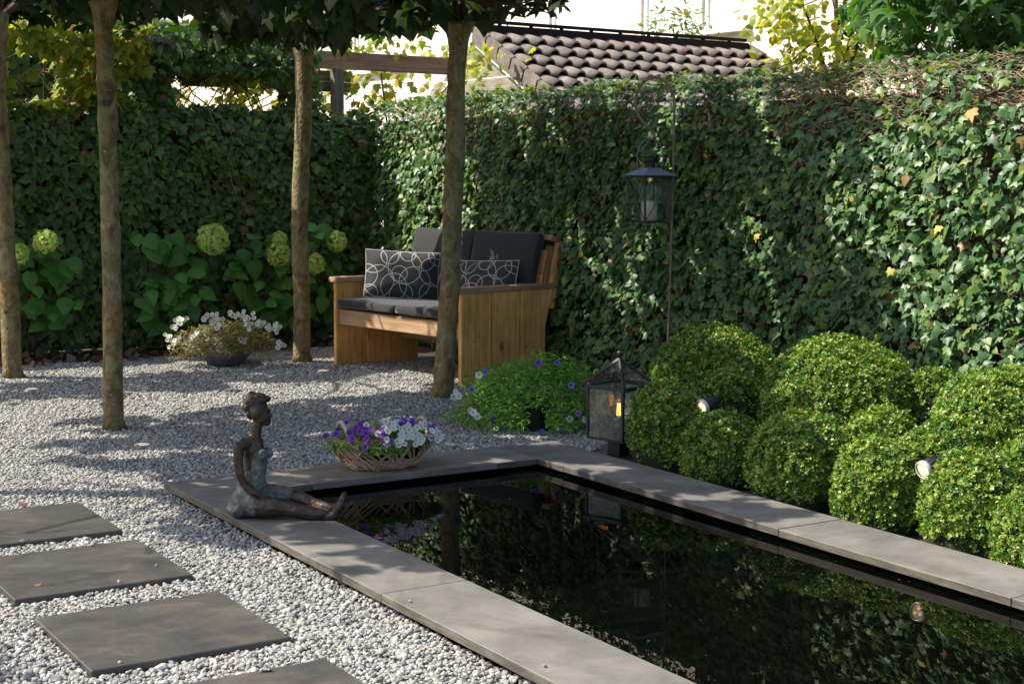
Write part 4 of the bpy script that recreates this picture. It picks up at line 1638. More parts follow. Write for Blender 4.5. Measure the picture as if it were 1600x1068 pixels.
def flower_mesh(name, r=1.0, dark=False):
    V = [(0, 0, -.35)]
    n = 15
    for i in range(n):
        a = 2 * math.pi * i / n
        V.append((.38 * math.cos(a), .38 * math.sin(a), -.04))
    for i in range(n):
        a = 2 * math.pi * i / n
        q = 1.0 + .10 * math.cos(5 * a)
        V.append((q * math.cos(a), q * math.sin(a), .06 * math.cos(5 * a) + .02 * math.sin(3 * a)))
    F = []
    for i in range(n):
        j = (i + 1) % n
        F.append((0, 1 + j, 1 + i))
        F.append((1 + i, 1 + j, 1 + n + j))
        F.append((1 + i, 1 + n + j, 1 + n + i))
    return np.array(V, float), np.array(F)


FLW = flower_mesh('petunia')


def petalmat(name, petal, throat, spread=.15):
    m, n, l, b = new_mat(name)
    at = n.new('ShaderNodeAttribute')
    at.attribute_name = 'rnd'
    rp = ramp(n, [(0, petal), (.70, petal), (.80, throat), (1, throat)])
    l.new(at.outputs['Fac'], rp.inputs[0])
    hs = n.new('ShaderNodeHueSaturation')
    oi = n.new('ShaderNodeObjectInfo')
    mr = n.new('ShaderNodeMapRange')
    mr.inputs['To Min'].default_value = 1 - spread * 2
    mr.inputs['To Max'].default_value = 1 + spread * .4
    l.new(oi.outputs['Random'], mr.inputs[0])
    l.new(mr.outputs[0], hs.inputs['Value'])
    l.new(rp.outputs[0], hs.inputs['Color'])
    l.new(hs.outputs[0], b.inputs['Base Color'])
    b.inputs['Roughness'].default_value = .7
    tr = n.new('ShaderNodeBsdfTranslucent')
    l.new(hs.outputs[0], tr.inputs[0])
    mx = n.new('ShaderNodeMixShader')
    mx.inputs[0].default_value = .3
    l.new(b.outputs[0], mx.inputs[1])
    l.new(tr.outputs[0], mx.inputs[2])
    l.new(mx.outputs[0], n['Material Output'].inputs[0])
    return m


MT['white'] = petalmat('white_petal', (.82, .82, .76), (.50, .52, .20), .08)
MT['purple'] = petalmat('purple_petal', (.22, .06, .46), (.05, .01, .12), .25)
MT['magenta'] = petalmat('magenta_petal', (.50, .11, .50), (.62, .45, .40), .15)
MT['violet'] = petalmat('violet_petal', (.27, .19, .62), (.07, .03, .22), .15)


def put_flower(parent, name, mat, P, nrm_, s):
    key = ('fl', mat.name)
    if key not in _shared:
        me = npmesh('petunia_flower', *FLW, np.array([1.0] + [.75] * 15 + [0.0] * 15), smooth=True)
        me.materials.append(mat)
        _shared[key] = me
    o = bpy.data.objects.new(name, _shared[key])
    COL.objects.link(o)
    o.parent = parent
    z = np.array(nrm_, float)
    M = frames(z[None], rng.normal(0, 1, (1, 3)))[0]
    m = Matrix((M * s).tolist()).to_4x4()
    m.translation = Vector(P)
    o.matrix_local = m
    return o


def leafy(parent, n, center, axes, size, mat, tpl=LANCE, up=.5, zmin=None, name='foliage', shell=.55, spread=.6, keep=None):
    """leaves filling the outer part of a dome"""
    d = norm(rng.normal(0, 1, (n, 3)))
    d[:, 2] = abs(d[:, 2]) * 1.0 - .25
    r = rng.uniform(shell, 1, n) ** .6
    lum = fnoise(d, 2.0, center[0] * 5 + center[1]) * .22 + fnoise(d, 5.0, center[0]) * .10
    P = np.array(center) + d * (r * (1 + lum))[:, None] * np.array(axes)
    if zmin is not None:
        P[:, 2] = np.where(P[:, 2] < zmin, zmin + rng.uniform(0, .03, n), P[:, 2])
    if keep is not None:
        P = P[keep(P)]
    n = len(P)
    tip = norm(P - np.array(center)) * .8 + np.array([0, 0, up]) + jitter(n, spread)
    nr = np.array([0, 0, 1.0]) + norm(P - np.array(center)) * .6 + jitter(n, .5)
    S = rng.uniform(*size, n)
    V, F, rr = scatter(tpl, P, frames(nr, tip), S)
    o = link(name, npmesh(name, V, F, rr), mat, parent)
    return tag(o, kind='stuff')


pt = empty('petunia_plants', (BK[0], BK[1], BK[2] + .075), R(-8), 'purple and white petunias spilling out of the wicker basket', 'plant')
leafy(pt, 4200, (0, 0, .065), (.285, .19, .105), (.018, .034), MT['bush'], zmin=.01, name='foliage', shell=.2)
leafy(pt, 900, (.26, .02, .05), (.06, .09, .055), (.018, .03), MT['bush'], zmin=.02, name='foliage', shell=.3)
leafy(pt, 500, (-.02, -.15, .035), (.10, .05, .05), (.018, .03), MT['bush'], name='foliage', shell=.2)
TOC = Vector((-FWH[0], -FWH[1], 0))       # towards where the photographer stands (flowers here turn to the open side)
rotm8 = Matrix.Rotation(R(8), 3, 'Z')


def dome(xc, yc, zc, ax, ay, az, phi, el):
    return Vector((xc + ax * math.cos(phi) * math.cos(el), yc + ay * math.sin(phi) * math.cos(el), zc + az * math.sin(el)))


fl = []
for j in range(125):
    phi = random.uniform(-math.pi, math.pi)
    if random.random() < .8:
        phi = random.uniform(-2.5, -.2)
    el = random.uniform(-.05, 1.1)
    p = dome(0, 0, .065, .30, .20, .115, phi, el)
    nn = Vector((math.cos(phi) * .5, math.sin(phi) * .9 - .35, .45 + math.sin(el) * .4)) + Vector((random.uniform(-.3, .3), random.uniform(-.3, .3), random.uniform(-.2, .2)))
    if p.x < -.02:
        mt = random.choice(('purple', 'purple', 'purple', 'magenta', 'white' if p.x > -.12 else 'purple'))
    else:
        mt = random.choice(('white', 'white', 'white', 'white', 'purple' if p.x > .2 else 'white'))
        if p.z > .145 and random.random() < .4:
            mt = 'purple'
    put_flower(pt, 'flower', MT[mt], p, nn, random.uniform(.014, .0195))

# ================================================================== PETUNIA BUSH
PB = (4.965, 7.49, 0)
pb = empty('petunia_bush', PB, 0, 'wide mound of petunia foliage with a few violet and white flowers beside the post lantern', 'plant')
leafy(pb, 11500, (0, .0, .13), (.50, .48, .42), (.022, .045), MT['bush'], zmin=.03, shell=.35, keep=lambda P: ~((P[:, 2] < .17) & (abs(P @ RT) < .055) & (P @ FWH < -.1)))
leafy(pb, 2600, (-.03, .0, .08), (.50, .50, .10), (.02, .038), MT['bush'], zmin=.02, shell=.55, keep=lambda P: ~((P[:, 2] < .17) & (abs(P @ RT) < .055) & (P @ FWH < -.1)))
lathe('pot', [(0, .005), (.085, .005), (.085, .02), (.10, .15), (.105, .16), (.09, .16)], MT['petunia_pot'], pb, seg=20, loc=(-FWH[0] * .25, -FWH[1] * .25, 0))
for sx_, sz_, mt in ((-.37, .02, 'white'), (-.345, .0, 'white'), (-.385, .03, 'white'), (-.26, -.01, 'purple'), (-.20, -.06, 'violet'), (.03, -.075, 'violet'), (.115, -.05, 'white'),
                     (.16, -.07, 'purple'), (.19, .0, 'white'), (.24, .03, 'violet'), (.285, -.01, 'white'), (.20, .19, 'violet'), (.315, .17, 'violet'), (.01, .31, 'purple'),
                     (.12, .31, 'violet'), (-.38, .15, 'violet'), (-.48, .12, 'white'), (-.46, .10, 'white'), (-.49, .09, 'white'), (-.30, .25, 'violet'), (-.34, .23, 'white')):
    # the flowers sit on the side of the mound that faces the pond
    dep = -.43 * math.sqrt(max(.05, 1 - (sx_ / .55) ** 2 - (max(sz_, 0) / .40) ** 2))
    p = Vector(RT.tolist()) * sx_ + Vector(FWH.tolist()) * dep + Vector((0, 0, .10 + sz_))
    if p.z < .03:
        p.z = .03
    put_flower(pb, 'flower', MT[mt], p, TOC + Vector((random.uniform(-.3, .3), random.uniform(-.3, .3), .35)), random.uniform(.016, .023))

# ================================================================== WHITE FLOWER BOWL
bw_ = empty('flower_bowl', (4.37, 10.98, 0), 0, 'low grey zinc bowl of white flowers and dry trailing stems by the back hedge', 'planter')
lathe('bowl', [(0, .004), (.09, .004), (.15, .04), (.19, .10), (.198, .118), (.190, .118), (.17, .09), (0, .08)], MT['zinc'], bw_, seg=32)
leafy(bw_, 5200, (0, 0, .14), (.42, .31, .25), (.02, .05), MT['dry'], tpl=(LANCE[0] * np.array([.45, 1, 1]), LANCE[1]), zmin=.05, shell=.2, spread=.8,
      keep=lambda P: ~((P[:, 2] < .115) & (abs(P @ RT) < .19)))
leafy(bw_, 2600, (.0, 0, .21), (.41, .31, .20), (.025, .05), MT['dry'], zmin=.08, shell=.6, name='foliage', keep=lambda P: rng.random(len(P)) < .55)
for sx_, hz in ((-.47, .21), (-.44, .20), (-.40, .16), (-.37, .17), (-.35, .20), (-.36, .27), (-.34, .30), (-.33, .33), (-.31, .32), (-.25, .19), (-.28, .17), (-.22, .21), (-.24, .12), (-.20, .22),
                (-.12, .34), (-.10, .36), (-.07, .32), (-.05, .35), (-.03, .34), (-.08, .31), (.0, .30), (-.13, .22), (-.05, .19), (-.03, .13), (.07, .36), (.09, .35), (.14, .36), (.16, .35), (.19, .34), (.21, .35),
                (.20, .31), (.15, .19), (.16, .18), (.29, .31), (.31, .30), (.33, .30), (.36, .28), (.38, .27), (.42, .29), (.44, .27), (.45, .14), (.44, .16), (.23, .28)):
    p = Vector(RT.tolist()) * sx_ * .97 - Vector(FWH.tolist()) * (.24 * math.sqrt(max(.1, 1 - (sx_ / .5) ** 2))) * random.uniform(.6, 1.1) + Vector((0, 0, hz * 1.12 + .02))
    for q_ in range(4):
        put_flower(bw_, 'flower', MT['white'], p + Vector((random.uniform(-.018, .018), random.uniform(-.02, .01), random.uniform(-.016, .012))) * q_, TOC + Vector((random.uniform(-.7, .7), random.uniform(-.6, .6), .6)), random.uniform(.015, .022))

# ================================================================== HYDRANGEAS
FLO = (np.array([(0, 0, 0), (.5, .1, .12), (.55, .55, .1), (.1, .5, .12), (-.1, .5, .12), (-.55, .55, .1), (-.5, .1, .12), (-.5, -.1, .12), (-.55, -.55, .1), (-.1, -.5, .12), (.1, -.5, .12), (.55, -.55, .1), (.5, -.1, .12)], float),
       np.array([(0, 1, 2), (0, 2, 3), (0, 4, 5), (0, 5, 6), (0, 7, 8), (0, 8, 9), (0, 10, 11), (0, 11, 12)]))


def flower_head(parent, c, r):
    n = int(620 * (r / .14) ** 2)
    d = norm(rng.normal(0, 1, (n, 3)))
    lum = fnoise(d, 2.6, c[0] * 9) * .16
    P = np.array(c) + d * (r * (.93 + lum) * rng.uniform(.93, 1.03, n))[:, None]
    V, F, rr = scatter(FLO, P, frames(d + jitter(n, .35), jitter(n, 1)), np.full(n, .0235))
    o = tag(link('flower_head', npmesh('flower_head', V, F, rr), MT['hydflower'], parent), kind='stuff')
    o['kind'] = 'stuff'
    return o


HYD = [
    (3.16, 'hydrangea with two lime green heads between the two trunks at the left edge', [(3.234, .955, .092), (3.03, .868, .075)], [(2.96, 3.48, .30, 1.0)], 46),
    (4.35, 'tallest hydrangea, with one big lime green head above the left of the flower bowl', [(4.612, .955, .128)], [(4.02, 4.66, .25, 1.03)], 62),
    (5.15, 'hydrangea with a full lime green head just left of the trunk by the bench', [(5.194, .815, .100), (5.207, .945, .062)], [(4.85, 5.45, .2, 1.0)], 56),
    (5.62, 'hydrangea with lime green heads between the trunk and the bench arm', [(5.752, .918, .085), (5.545, .727, .085)], [(5.45, 5.85, .3, 1.1)], 32),
]
for hx, lab, heads, areas, nl in HYD:
    t = empty('hydrangea', (hx, 12.05, 0), 0, lab, 'shrub', 'hydrangeas along the back hedge')
    off = np.array([hx, 12.05, 0])
    for (x, z, r) in heads:
        flower_head(t, (x - hx, 11.84 - 12.05, z), r * 1.04)
        tube('stem', [(0 + random.uniform(-.05, .05), .02, 0), ((x - hx) * .5, 0, z * .5), (x - hx, -.1, z - r * .8)], .005, MT['branch'], t, seg=5)
    for (xa, xb, za, zb_) in areas:
        n = nl
        gx = rng.uniform(xa, xb, n)
        gz = rng.uniform(za, zb_, n)
        gy = 11.98 + rng.uniform(-.12, .10, n)
        P = np.stack([gx, gy, gz], -1)
        nr = np.array([-.25, -1.0, .9]) + jitter(n, .42)
        tp = np.array([0, -.3, -1.0]) + jitter(n, .55)
        foliage(t, P, frames(nr, tp), rng.uniform(.11, .175, n), CORD, MT['hyd'], 'hydrangea_leaf', n - 2, off=off)
        for q in range(6):
            x = random.uniform(xa, xb) - hx
            tube('stem', [(x * .2, .05, 0), (x * .7, .02, za), (x, -.02, zb_ - .05)], .004, MT['branch'], t, seg=5)

# ================================================================== POST LANTERN
PLX, PLY = 4.775, 6.395
pl = empty('post_lantern', (PLX, PLY, 0), math.atan2(-FWH[1], -FWH[0]) + R(3) - R(45), 'black post lantern with glass panes and a pyramid glass roof beside the pond', 'lantern')
s = .118
z0, z1, za = .10, .378, .530
box('post', (.085, .085, .10), (0, 0, .05), MT['blackm'], pl, bevel=.003)
box('base_plate', (2 * s + .01, 2 * s + .01, .014), (0, 0, z0 + .007), MT['blackm'], pl, bevel=.002)
for sx_ in (-1, 1):
    for sy_ in (-1, 1):
        box('corner_bar', (.015, .015, z1 - z0 - .014), (sx_ * s, sy_ * s, (z0 + z1) / 2 + .007), MT['blackm'], pl, bevel=.001)
        e = s + .022
        tube('roof_bar', [(sx_ * e, sy_ * e, z1 + .012), (0, 0, za)], .0095, MT['blackm'], pl, seg=4, smooth=False)
e = s + .022
for (cx_, cy_, lx, ly) in ((0, e, 2 * e, .016), (0, -e, 2 * e, .016), (e, 0, .016, 2 * e), (-e, 0, .016, 2 * e)):
    box('eave_bar', (lx + (.016 if ly < .1 else -.017), ly, .020), (cx_, cy_, z1 + .008), MT['blackm'], pl, bevel=.0015)
for k in range(4):
    a = k * math.pi / 2
    ca, sa = math.cos(a), math.sin(a)
    rotv = lambda x, y, z: (x * ca - y * sa, x * sa + y * ca, z)
    me = bpy.data.meshes.new('pane')
    me.from_pydata([rotv(s, -s + .01, z0 + .014), rotv(s, s - .01, z0 + .014), rotv(s, s - .01, z1), rotv(s, -s + .01, z1)], [], [(0, 1, 2, 3)])
    link('glass_pane', me, MT['glass'], pl)
    me = bpy.data.meshes.new('roof_pane')
    me.from_pydata([rotv(e, -e, z1 + .016), rotv(e, e, z1 + .016), rotv(0, 0, za)], [], [(0, 1, 2)])
    link('roof_pane', me, MT['clear'], pl)
lathe('finial', [(0, .0), (.008, .004), (.006, .012), (.013, .020), (.0165, .030), (.013, .041), (0, .046)], MT['steel'] if False else MT['blackm'], pl, seg=14, loc=(0, 0, za))
lathe('lamp_holder', [(0, .0), (.028, 0), (.028, .085), (.018, .095), (0, .095)], MT['blackm'], pl, seg=16, loc=(0, 0, z0 + .014))
bl = lathe('bulb', [(.014, .0), (.018, .02), (.032, .055), (.034, .08), (.025, .105), (0, .118)], MT['bulbglass'], pl, seg=18, loc=(0, 0, z0 + .105))
MT['filament'] = plain('filament', (1, .6, .25), .5, emit=3, ecol=(1, .42, .12))
for k in range(6):
    a = k * math.pi / 3
    tube('filament', [(.010 * math.cos(a), .010 * math.sin(a), .018), (.008 * math.cos(a), .008 * math.sin(a), .085)], .0018, MT['filament'], bl, seg=4)

# ================================================================== SHEPHERD'S HOOK AND HANGING LANTERN
hk0 = Vector((6.0, 7.53, 0))
RTV, FWV = Vector(RT.tolist()), Vector(FWH.tolist())
hk = empty('shepherd_hook', hk0, 0, 'tall thin rusty iron shepherd hook stuck in the bed before the ivy', 'garden hook')
def hp(dx, z):
    return RTV * dx + Vector((0, 0, z))
arch = [hp(.0, 0), hp(.008, .5), hp(.016, 1.2), hp(.018, 1.9), hp(.012, 2.0), hp(-.02, 2.07), hp(-.075, 2.115), hp(-.135, 2.12), hp(-.19, 2.08), hp(-.222, 2.01), hp(-.225, 1.93),
        hp(-.20, 1.87), hp(-.155, 1.82), hp(-.118, 1.785), hp(-.108, 1.755), hp(-.125, 1.735), hp(-.15, 1.74), hp(-.16, 1.757)]
tube('rod', smooth_path(arch, 90), .0080, MT['rust'], hk, seg=8)
hc = hk0 + RTV * -.130
hl = empty('hanging_lantern', (hc.x, hc.y, 1.21), math.atan2(-FWH[1], -FWH[0]) + R(28), 'black metal candle lantern hanging from the shepherd hook', 'lantern')
wt, wb, hh = .105, .082, .29
for z_, w_, t_ in ((.006, wb, .012), (hh, wt, .012)):
    for (cx_, cy_, lx, ly) in ((0, w_, 2 * w_, .012), (0, -w_, 2 * w_, .012), (w_, 0, .012, 2 * w_), (-w_, 0, .012, 2 * w_)):
        box('frame_bar', (lx + (.012 if ly < .1 else -.013), ly, .014), (cx_, cy_, z_), MT['blackm'], hl, bevel=.001)
box('floor_plate', (2 * wb - .01, 2 * wb - .01, .005), (0, 0, .004), MT['blackm'], hl, bevel=0)
for sx_ in (-1, 1):
    for sy_ in (-1, 1):
        tube('corner_bar', [(sx_ * wb, sy_ * wb, .01), (sx_ * wt, sy_ * wt, hh)], .0085, MT['blackm'], hl, seg=4, smooth=False)
for k in range(4):
    a = k * math.pi / 2
    ca, sa = math.cos(a), math.sin(a)
    rv = lambda x, y, z: Vector((x * ca - y * sa, x * sa + y * ca, z))
    c4 = [rv(wb, -wb, .012), rv(wb, wb, .012), rv(wt, wt, hh), rv(wt, -wt, hh)]
    me = bpy.data.meshes.new('pane')
    me.from_pydata([tuple(q * .985) for q in c4], [], [(0, 1, 2, 3)])
    link('glass_pane', me, MT['clear'], hl)
    tube('cross_bar', [c4[0], c4[2]], .0028, MT['blackm'], hl, seg=4)
    tube('cross_bar', [c4[1] + (c4[1].normalized() * .002), c4[3] + (c4[3].normalized() * .002)], .0028, MT['blackm'], hl, seg=4)
bm = bmesh.new()
e = wt + .014
b4 = [bm.verts.new((x * e, y * e, hh + .008)) for x, y in ((-1, -1), (1, -1), (1, 1), (-1, 1))]
t4 = [bm.verts.new((x * .045, y * .045, hh + .055)) for x, y in ((-1, -1), (1, -1), (1, 1), (-1, 1))]
for i in range(4):
    bm.faces.new((b4[i], b4[(i + 1) % 4], t4[(i + 1) % 4], t4[i]))
bm.faces.new(t4)
bm.faces.new(b4[::-1])
MT['slate'] = plain('grey_lantern_roof', (.13, .16, .19), .45)
bmobj('roof', bm, MT['slate'], hl)
lathe('chimney', [(.032, .0), (.032, .052), (.036, .054), (.03, .062), (0, .064)], MT['blackm'], hl, seg=16, loc=(0, 0, hh + .052))
pts = []
hr = Vector((math.cos(-R(28) + math.pi / 2 + .0), math.sin(-R(28) + math.pi / 2), 0))
for i in range(21):
    f = i / 20
    a = math.pi * f
    pts.append(hr * (-.088 * math.cos(a) * (1 if .0 < f < 1 else 1)) + Vector((0, 0, hh + .05 + .19 * math.sin(a) ** .42 * 1.0)) if 0 < i < 20 else hr * (-.088 if i == 0 else .088) + Vector((0, 0, hh + .02)))
# bail: two uprights that curve to the hook
pts = [hr * -.072 + Vector((0, 0, hh + .02)), hr * -.082 + Vector((0, 0, hh + .12)), hr * -.072 + Vector((0, 0, hh + .18)), hr * -.045 + Vector((0, 0, hh + .222)), hr * 0 + Vector((0, 0, hh + .24)),
       hr * .045 + Vector((0, 0, hh + .222)), hr * .072 + Vector((0, 0, hh + .18)), hr * .082 + Vector((0, 0, hh + .12)), hr * .072 + Vector((0, 0, hh + .02))]
tube('bail', smooth_path(pts, 30), .004, MT['slate'], hl, seg=6)
cd = empty('pillar_candle', (hc.x, hc.y, 1.21 + .0075), 0, 'thick white pillar candle inside the hanging lantern', 'candle')
lathe('wax', [(0, 0), (.052, 0), (.053, .125), (.048, .132), (.03, .126), (0, .124)], MT['wax'], cd, seg=24)
tube('wick', [(0, 0, .122), (.002, 0, .142)], .0015, MT['blackm'], cd, seg=5)


# ================================================================== SPOTLIGHTS
def spotlight(P, aim, r, L_, label):
    t = empty('garden_spotlight', (P[0], P[1], 0), 0, label, 'spotlight', 'garden spotlights among the box balls')
    q = Vector(aim).normalized().to_track_quat('Z', 'Y')
    rot = q.to_euler()
    c = Vector((0, 0, P[2]))
    body = lathe('housing', [(0, -L_), (r * .55, -L_ * .98), (r * .72, -L_ * .80), (r * .92, -L_ * .25), (r * .97, 0)], MT['blackm'], t, seg=28, loc=c, rot=rot)
    for k in range(14):
        a = 2 * math.pi * k / 14
        p0 = Vector((math.cos(a) * r * .93, math.sin(a) * r * .93, -.004))
        p1 = Vector((math.cos(a) * r * .80, math.sin(a) * r * .80, -L_ * .72))
        tube('cooling_fin', [p0, p1], .0022, MT['blackm'], body, seg=4)
    lathe('rim', [(r * .97, -.002), (r * 1.10, 0), (r * 1.12, .016), (r * 1.0, .022), (r * .90, .018)], MT['rim'], t, seg=28, loc=c, rot=rot)
    lathe('lens', [(0, .012), (r * .5, .011), (r * .93, .010)], MT['lens'], t, seg=24, loc=c, rot=rot)
    tube('stake', [(.18, .05, 0), Vector((0, 0, P[2] - .01)) - Vector(aim).normalized() * L_ * .6], .008, MT['blackm'], t, seg=6)
    for k in range(3):
        a = 2 * math.pi * k / 3 + .5
        o = lathe('led', [(0, .006), (r * .16, .003), (r * .22, 0)], MT['ledw'], t, seg=10, loc=c + q @ Vector((math.cos(a) * r * .42, math.sin(a) * r * .42, .013)), rot=rot)


MT['ledw'] = plain('warm_led', (1, .85, .6), .3, emit=1.4, ecol=(1, .72, .35))
aim_ = -RTV * .80 - FWV * .50 + Vector((0, 0, -.32))
spotlight((4.845, 5.77, .352), aim_, .038, .10, 'black spotlight with a silver rim on the left, above the two leftmost front box balls')
spotlight((4.655, 4.146, .327), aim_, .036, .10, 'black spotlight with a silver rim on the right, between two front box balls')
for (x, y), lab in (((2.704, 10.333), 'small flush ground light in front of the trunk at the left edge'), ((2.652, 7.899), 'small flush ground light in front of the nearest left trunk'), ((4.856, 10.245), 'small flush ground light beside the left end of the bench')):
    t = empty('ground_light', (x, y, 0), 0, lab, 'light', 'flush ground lights at the feet of the trees')
    lathe('ring', [(.062, -.01), (.062, .018), (.055, .022), (.044, .022)], MT['steel'], t, seg=24)
    lathe('lens', [(0, .030), (.03, .026), (.045, .020)], MT['upl'], t, seg=20)

# ================================================================== PERGOLA, CLIMBER BEHIND THE BACK HEDGE
pg = empty('pergola', (6.43, 13.2, 0), 0, 'timber pergola beams and post standing behind the corner of the hedges', 'pergola')
def pbeam(name, x0, x1, z0_, z1_, y, mat, th_=.06):
    return plank(name, x1 - x0, z1_ - z0_, th_, ((x0 + x1) / 2 - 6.43, y - 13.2, (z0_ + z1_) / 2), (1, 0, 0), (0, 0, 1), mat, parent=pg)
pbeam('beam', 4.6, 7.68, 2.50, 2.665, 13.2, 'woodbeam')
pbeam('beam', 4.9, 6.62, 2.39, 2.49, 13.32, 'woodgrey', .05)
pbeam('beam', 4.9, 6.62, 2.29, 2.385, 13.31, 'woodgrey', .05)
plank('post', 2.50, .10, .10, (0, .02, 1.25), (0, 0, 1), (1, 0, 0), 'woodgrey', parent=pg)
plank('post', 2.50, .10, .10, (-1.9, .02, 1.25), (0, 0, 1), (1, 0, 0), 'woodgrey', parent=pg)
tube('brace_wire', [(.95, -.35, 2.30), (1.42, .0, 2.62)], .012, MT['steel'], pg, seg=6)
tube('brace_wire', [(1.6, -.35, 2.10), (2.1, .0, 2.45)], .012, MT['steel'], pg, seg=6)

cl = empty('climbing_vine', (3.9, 12.75, 0), 0, 'sunlit yellow green vine climbing above the back hedge at the left', 'climber')
n = 1300
P = np.stack([rng.uniform(2.6, 4.30, n), rng.uniform(12.32, 12.50, n), rng.uniform(1.98, 2.75, n)], -1)
P = P[(fnoise(P, 2.3, 4) > -.22) & ~((P[:, 0] > 3.12) & (P[:, 0] < 3.42) & (P[:, 2] > 2.08) & (P[:, 2] < 2.48))]
n = len(P)
foliage(cl, P, frames(np.array([-.75, -.30, .55]) + jitter(n, .5), np.array([0, -.3, -.8]) + jitter(n, .5)), rng.uniform(.07, .13, n), PLANE, MT['lime'], 'vine_leaf', 200, off=np.array([3.9, 12.75, 0]))
tubes('stems', [([(random.uniform(-1.4, .4), random.uniform(-.2, .3), 1.6), (random.uniform(-1.4, .4), random.uniform(-.2, .3), 2.3), (random.uniform(-1.4, .4), random.uniform(-.2, .3), 2.8)], .006) for _ in range(24)], MT['branch'], cl)
cl = empty('climbing_ivy', (5.0, 12.7, 0), 0, 'dark ivy mass climbing over the pergola behind the back hedge', 'climber')
n = 5200
P = np.stack([rng.uniform(3.9, 5.9, n), rng.uniform(12.42, 13.1, n), rng.uniform(1.98, 2.80, n)], -1)
hole = ((P[:, 0] > 4.55) & (P[:, 0] < 5.75) & (P[:, 2] < 2.36) & (P[:, 2] > 2.06 + .06 * np.sin(P[:, 0] * 9)))
P = P[(fnoise(P, 2.0, 8) > -.30) & ~hole]
n = len(P)
foliage(cl, P, frames(np.array([-.3, -.6, .6]) + jitter(n, .5), np.array([0, 0, -1.]) + jitter(n, .5)), rng.uniform(.06, .11, n), IVY, MT['ivydark'], 'climber_leaf', 160, off=np.array([5.0, 12.7, 0]))
tubes('stems', [([(random.uniform(-1.0, .8), random.uniform(-.2, .3), 1.6), (random.uniform(-1, .8), random.uniform(-.2, .3), 2.2), (random.uniform(-1, .8), random.uniform(-.2, .3), 2.7)], .006) for _ in range(24)], MT['branch'], cl)
gv = empty('grape_vine', (6.9, 13.4, 0), 0, 'thin yellow vine hanging under the pergola beam left of the shed', 'climber')
n = 3600
P = np.stack([4.2 + 4.4 * rng.random(n) ** 1.5, rng.uniform(13.0, 13.9, n), rng.uniform(2.0, 2.85, n)], -1)
P = P[fnoise(P, 2.6, 1) > .02 + .10 * (P[:, 0] > 6.2)]
n = len(P)
foliage(gv, P, frames(np.array([-.6, -.3, .6]) + jitter(n, .6), np.array([0, -.2, -.8]) + jitter(n, .5)), rng.uniform(.06, .10, n), PLANE, MT['lime'], 'grape_leaf', 160, off=np.array([6.9, 13.4, 0]))
tubes('stems', [([(x_, 0, 0), (x_ + .1, .1, 1.4), (x_ - .1, 0, 2.5)], .01) for x_ in (-.9, .2, 1.1)], MT['branch'], gv)


# ================================================================== TREES BEYOND
def tree(name, base, height, crown_c, crown_r, n, tpl, size, mat, label, cat='tree', trunk_r=.08, nparts=0, key='tl', limbs=10, lum=.25, hang=.5, shell=.35, trunkmat='bark'):
    t = empty(name, base, 0, label, cat)
    off = np.array(base, float)
    cc = np.array(crown_c, float)
    ctr = Vector((cc - off).tolist())
    tube('trunk', smooth_path([(0, 0, 0), (ctr.x * .3, ctr.y * .3, ctr.z * .45), (ctr.x * .8, ctr.y * .8, ctr.z * .9), (ctr.x, ctr.y, ctr.z + crown_r[2] * .6)], 12), [trunk_r * (1 - .07 * i) for i in range(13)], MT[trunkmat], t, seg=10, wob=.1)
    br = []
    for j in range(limbs):
        d = norm(rng.normal(0, 1, (1, 3)))[0]
        e_ = ctr + Vector((d * np.array(crown_r) * .85).tolist())
        s_ = Vector((ctr.x * .6, ctr.y * .6, max(.4, ctr.z * random.uniform(.6, 1.0))))
        mid = s_.lerp(e_, .5) + Vector((0, 0, .08 * crown_r[2]))
        tube('limb', smooth_path([s_, mid, e_], 8), [trunk_r * .34 * (1 - .1 * i) for i in range(9)], MT['branch'], t, seg=6)
        for q in range(5):
            p = s_.lerp(e_, random.uniform(.4, 1))
            dd = Vector((random.uniform(-1, 1), random.uniform(-1, 1), random.uniform(-.6, .8))) * crown_r[0] * .35
            br.append(([p, p + dd * .5, p + dd], .005))
    tubes('twigs', br, MT['branch'], t)
    d = norm(rng.normal(0, 1, (n, 3)))
    rr = rng.uniform(shell, 1, n) ** .7
    l_ = fnoise(d, 1.7, base[0] * 3) * lum + fnoise(d, 4.0, base[1]) * lum * .6
    P = cc + d * (rr * (1 + l_))[:, None] * np.array(crown_r)
    P = P[fnoise(P, 2.2 / max(crown_r[0], .6), 7) > -.28]
    n = len(P)
    nr = norm(P - cc) * .6 + np.array([0, 0, .8]) + jitter(n, .5)
    tp = np.array([0, 0, -hang]) + jitter(n, .7) + norm(P - cc) * .5
    foliage(t, P, frames(nr, tp), rng.uniform(*size, n), tpl, mat, key, nparts, off=off)
    return t


tree('katsura_tree', (9.45, 9.35, 0), 3.6, (9.25, 9.45, 2.95), (.78, .8, .95), 1900, ROUND, (.05, .085), MT['lime'], 'small airy tree with yellow green round leaves behind the ivy, left of the star-leaved tree', nparts=260, key='katsura_leaf', trunk_r=.05, limbs=14)
tree('sweetgum_tree', (8.5, 7.0, 0), 4.5, (8.55, 6.95, 3.15), (1.35, 1.35, 1.15), 5200, STAR, (.10, .17), MT['gum'], 'dark green tree with star-shaped leaves above the right end of the ivy hedge', nparts=300, key='star_leaf', trunk_r=.08, hang=1.1)
tree('laurel_shrub', (12.3, 15.4, 0), 3.8, (12.2, 15.3, 2.9), (.62, .62, .85), 1500, (LANCE[0] * np.array([1.1, 1, 1]), LANCE[1]), (.10, .16), MT['laurel'], 'leafy shrub rising behind the shed ridge in front of the window', 'shrub', nparts=120, key='laurel_leaf', trunk_r=.03, hang=-.9)
